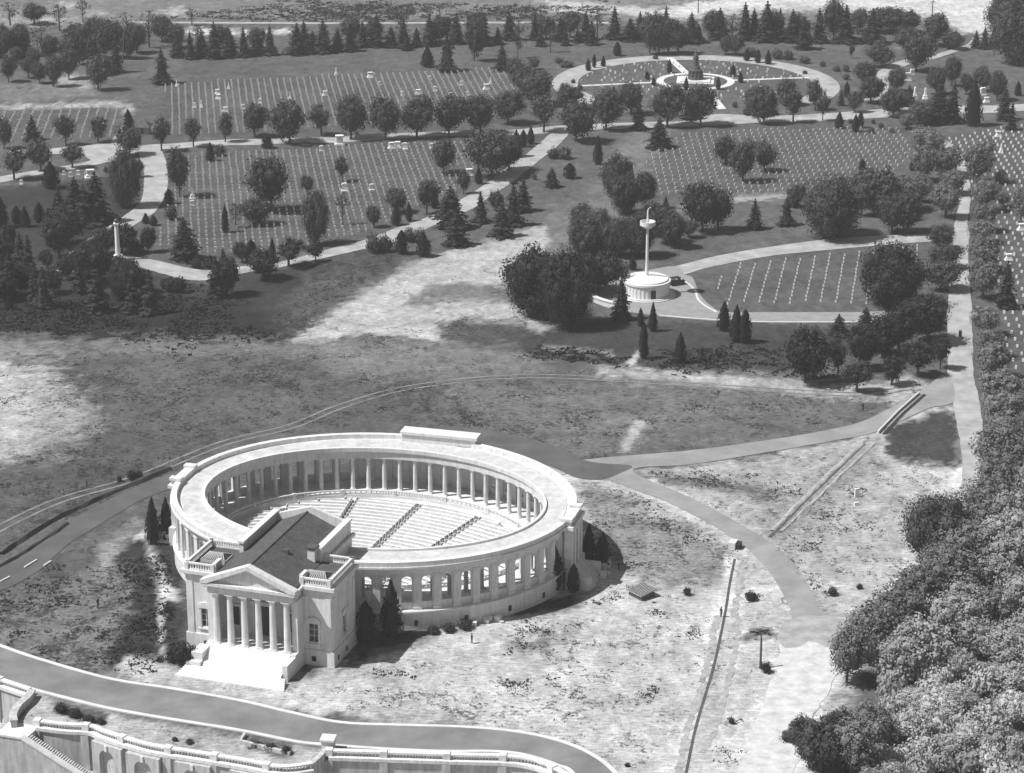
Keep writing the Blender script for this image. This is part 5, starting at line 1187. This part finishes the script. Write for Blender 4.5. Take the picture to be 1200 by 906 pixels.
MB().add([(-2.6,-2.3,2.2),(2.6,-2.3,2.2),(2.6,2.3,2.2),(-2.6,2.3,2.2),(-.8,0,4.0),(.8,0,4.0)], [(0,1,5,4),(1,2,5),(2,3,4,5),(3,0,4),(3,2,1,0)]).build('roof', 'slate', e)
MB().box(-.5,.5,-1.78,-1.701,0,1.9).build('door', 'woodd', e)
for pts in ([(902,630),(928,602),(952,578),(982,549),(1012,520)], [(861,655),(855,685),(849,722),(836,782),(816,850),(804,906)]):
    ribbon('trench', catmull([G(*p) for p in pts], 8), -.4 if pts[0][0] > 880 else -.22, .4 if pts[0][0] > 880 else .22, .016, mat('trench_earth', .085, .95, .8, None, .5))
for pts, w0, w1 in (([(850,722),(838,782),(818,850),(806,906)], -1.9, -.8), ([(856,722),(846,782),(828,850),(812,880)], 1.0, 1.9), ([(866,655),(860,685),(853,722)], .5, 1.5)):
    P = catmull([G(*p) for p in pts], 22); A_ = [(p[0]+random.uniform(-.35,.35), p[1]) for p in offset(P, w0)]; B_ = [(p[0]+random.uniform(-.35,.35), p[1]) for p in offset(P, w1)]
    sheet('rut', A_+B_[::-1], 'earth', .010, world=True)
# stone heaps
rnd = random.Random(9)
def rockmesh(s):
    r_ = random.Random(s); m_ = MB()
    return m_.add([tuple(p[i]*r_.uniform(.6, 1.2)*(.6, .5, .4)[i] for i in range(3)) for p in ICO], ICF).mesh('stone_block', 'rock')
bm_ = [MB().box(-.8,.8,-.4,.4,-.1,.7).mesh('stone_block', 'marble'), MB().box(-.5,.5,-.5,.5,-.1,.9).mesh('stone_block', 'marble'), rockmesh(3), rockmesh(4)]
for (cx, cy, rx, ry, n, lab, gp) in ((580,724,20,6,20,'loose white stone block in the heap before the curved podium','stone blocks before the podium'), (706,668,9,10,22,'loose stone in the rubble heap at the right entrance','rubble at the right entrance'), (550,732,8,3,6,'loose stone beside the path before the podium', 'stones beside the podium path')):
    for k in range(n):
        x, y = G(cx+rnd.uniform(-rx, rx), cy+rnd.uniform(-ry, ry)); o = link('stone_block', bm_[k % 4], None, (x, y, .1), rnd.uniform(0, 3)); s = rnd.uniform(.55, 1.1); o.scale = (s, s, s); tag(o, lab, 'stone block', gp)
x, y = G(545, 728); o = MB().box(-1.1,1.1,-.9,.9,-.2,2.3).box(-1.3,1.3,-1.1,1.1,-.2,.3).build('stone_pedestal', 'marble', None, (x, y, 0), R(-15)); tag(o, 'upright white stone pedestal against the front of the curved podium', 'pedestal')
for (p0, p1, lab) in (((45,656),(27,667),'first long white plank lying on the left drive'), ((61,658),(50,665),'short white plank lying at the edge of the left drive'), ((13,676),(-2,684),'white plank lying on the left drive at the photo edge')):
    a0, a1 = G(*p0), G(*p1); tag(MB().obox((a0[0]+a1[0])/2, (a0[1]+a1[1])/2, .06, .3, math.dist(a0, a1)*.8, .28, math.atan2(a1[1]-a0[1], a1[0]-a0[0])).build('plank', 'pale'), lab, 'plank')
def pole(px, py, ph, label, arm=True, lean=0):
    x, y = G(px, py); e = empty('utility_pole', (x, y, 0)); tag(e, label, 'pole'); z = zat(py-ph, x, y)
    MB().tube([(0,0,-.3),(lean*z,0,z)], [.22,.15], 8).build('post', 'woodd', e)
    if arm: MB().obox(lean*z*.95, 0, z-.8, z-.6, 2.0, .16, .4).build('crossarm', 'woodd', e)
pole(891, 783, 36, 'single wooden pole standing in the sandy field at right', False)
pole(143, 76, 36, 'leaning dark pole at the edge of the far wood', False, .12)
pole(1092, 24, 24, 'thin utility pole on the pale field at top right', True)
pole(818, 15, 18, 'thin utility pole at the top beyond the round section', True)
# ------------------------------------------------------------------ people
def person_meshes(pose):
    me = bpy.data.meshes.new('body')
    s = pose
    J = [(0,0,.95),(0,0,1.25),(0,0,1.48),(0,.02,1.6),(0,.02,1.74),(.2,0,1.42),(.27,.03,1.15),(.26,.12*s,.92),(-.2,0,1.42),(-.27,.03,1.15),(-.26,-.12*s+.05,.92),(.1,.08*s,.5),(.1,.02-.1*s,.06),(.1,.16-.1*s,.03),(-.1,-.06*s,.5),(-.1,.02+.12*s,.06),(-.1,.16+.12*s,.03)]
    Ed = [(0,1),(1,2),(2,3),(3,4),(2,5),(5,6),(6,7),(2,8),(8,9),(9,10),(0,11),(11,12),(12,13),(0,14),(14,15),(15,16)]
    Rd = [.17,.17,.15,.065,.11,.08,.06,.04,.08,.06,.04,.1,.065,.05,.1,.065,.05]
    me.from_pydata(J, Ed, []); me.update()
    me.materials.append(M['cloth']); return me, Rd
hat = MB().lathe([(.17,1.74),(.17,1.76),(.1,1.77),(.09,1.86),(.05,1.88)], 12).mesh('hat', 'woodd')
head = MB().lathe([(.05,1.56),(.085,1.6),(.1,1.68),(.095,1.76),(.05,1.82)], 12).mesh('head', 'skin')
def person(px, py, rz, pose, label):
    x, y = G(px, py); e = empty('person', (x, y, .03), rz); tag(e, label, 'person')
    me, Rd = person_meshes(pose); o = link('body', me, e); o.modifiers.new('skin', 'SKIN')
    for i, r in enumerate(Rd): d_ = me.skin_vertices[0].data[i]; d_.radius = (r, r*.85); d_.use_root = (i == 0)
    sb = o.modifiers.new('sub', 'SUBSURF'); sb.levels = 1; sb.render_levels = 1
    link('head', head, e); link('hat', hat, e)
for a_ in ((553,754,1.2,1,'person in dark clothes walking on the path before the curved podium'), (725,669,.4,.6,'person in dark clothes standing near the right entrance rubble'), (845,723,2.4,.4,'person in dark clothes standing at the trench in the sandy field'),
           (1124.2,396,.1,1,'person on the left of a pair walking on the gravel road'), (1125.8,396,.1,.7,'person on the right of a pair walking on the gravel road'), (115,712,.8,.8,'person in dark clothes standing in weeds left of the hall'), (102,572,1.8,.3,'person in dark clothes standing by the left drive'), (766,353,.2,.5,'person in dark clothes beside the door of the mast base'), (1011,482,.3,.5,'person in dark clothes standing below the dark trees at right')):
    person(*a_)
for (px, py, lab) in ((1004,582,'larger white post standing on the sandy ground at right'), (1003.5,592,'smaller white post low on the sandy ground at right')):
    x, y = G(px, py); tag(MB().box(-.45,.45,-.2,.2,-.2,1.7 if py < 590 else .6).build('marker_post', 'stone', None, (x, y, 0), .3), lab, 'post')
# ------------------------------------------------------------------ light, air, camera
w = bpy.data.worlds.new('World'); SC.world = w; w.use_nodes = True
nt = w.node_tree; N, L = nt.nodes.new, nt.links.new
sky = N('ShaderNodeTexSky'); sky.sky_type = 'NISHITA'; sky.sun_disc = False
SUN = Vector((-.97, -.24, 0)).normalized() * math.cos(R(55)); SUN.z = math.sin(R(55))
sky.sun_elevation = R(55); sky.sun_rotation = math.atan2(SUN.x, SUN.y)
bw = N('ShaderNodeRGBToBW'); L(sky.outputs[0], bw.inputs[0])      # black-and-white film
L(bw.outputs[0], nt.nodes['Background'].inputs[0]); nt.nodes['Background'].inputs[1].default_value = .068
sl = bpy.data.lights.new('sun', 'SUN'); sl.energy = 4.6; sl.angle = R(.5); sl.color = (1, 1, 1)
so = bpy.data.objects.new('sun', sl); COL.objects.link(so); so.rotation_euler = (-SUN).to_track_quat('-Z', 'Y').to_euler(); so.location = (-200, 200, 300)
HAZE = .00013
if HAZE:
    hz = MB().box(-2600, 2600, -700, 2600, -9, 215).build('haze', None)
    hm = bpy.data.materials.new('haze_air'); hm.use_nodes = True; n_ = hm.node_tree
    n_.nodes.remove(n_.nodes['Principled BSDF'])
    pv = n_.nodes.new('ShaderNodeVolumePrincipled'); pv.inputs['Color'].default_value = (.9, .9, .9, 1); pv.inputs['Density'].default_value = HAZE
    n_.links.new(pv.outputs[0], n_.nodes['Material Output'].inputs['Volume'])
    hz.data.materials.append(hm); tag(hz, kind='stuff')
cd = bpy.data.cameras.new('camera'); cam = bpy.data.objects.new('camera', cd); COL.objects.link(cam)
cam.location = (0, 0, H); cam.rotation_euler = (PI/2-TH, 0, 0)
cd.sensor_width = 36; cd.sensor_fit = 'HORIZONTAL'; cd.lens = 36*F/1200; cd.clip_start = 1; cd.clip_end = 8000
SC.camera = cam
SC.view_settings.view_transform = 'Standard'; SC.view_settings.look = 'None'
SC.view_settings.exposure = .36; SC.view_settings.gamma = 1
SC.cycles.max_bounces = 6; SC.cycles.diffuse_bounces = 3; SC.cycles.volume_bounces = 0; SC.cycles.transparent_max_bounces = 4
SC.cycles.use_denoising = True
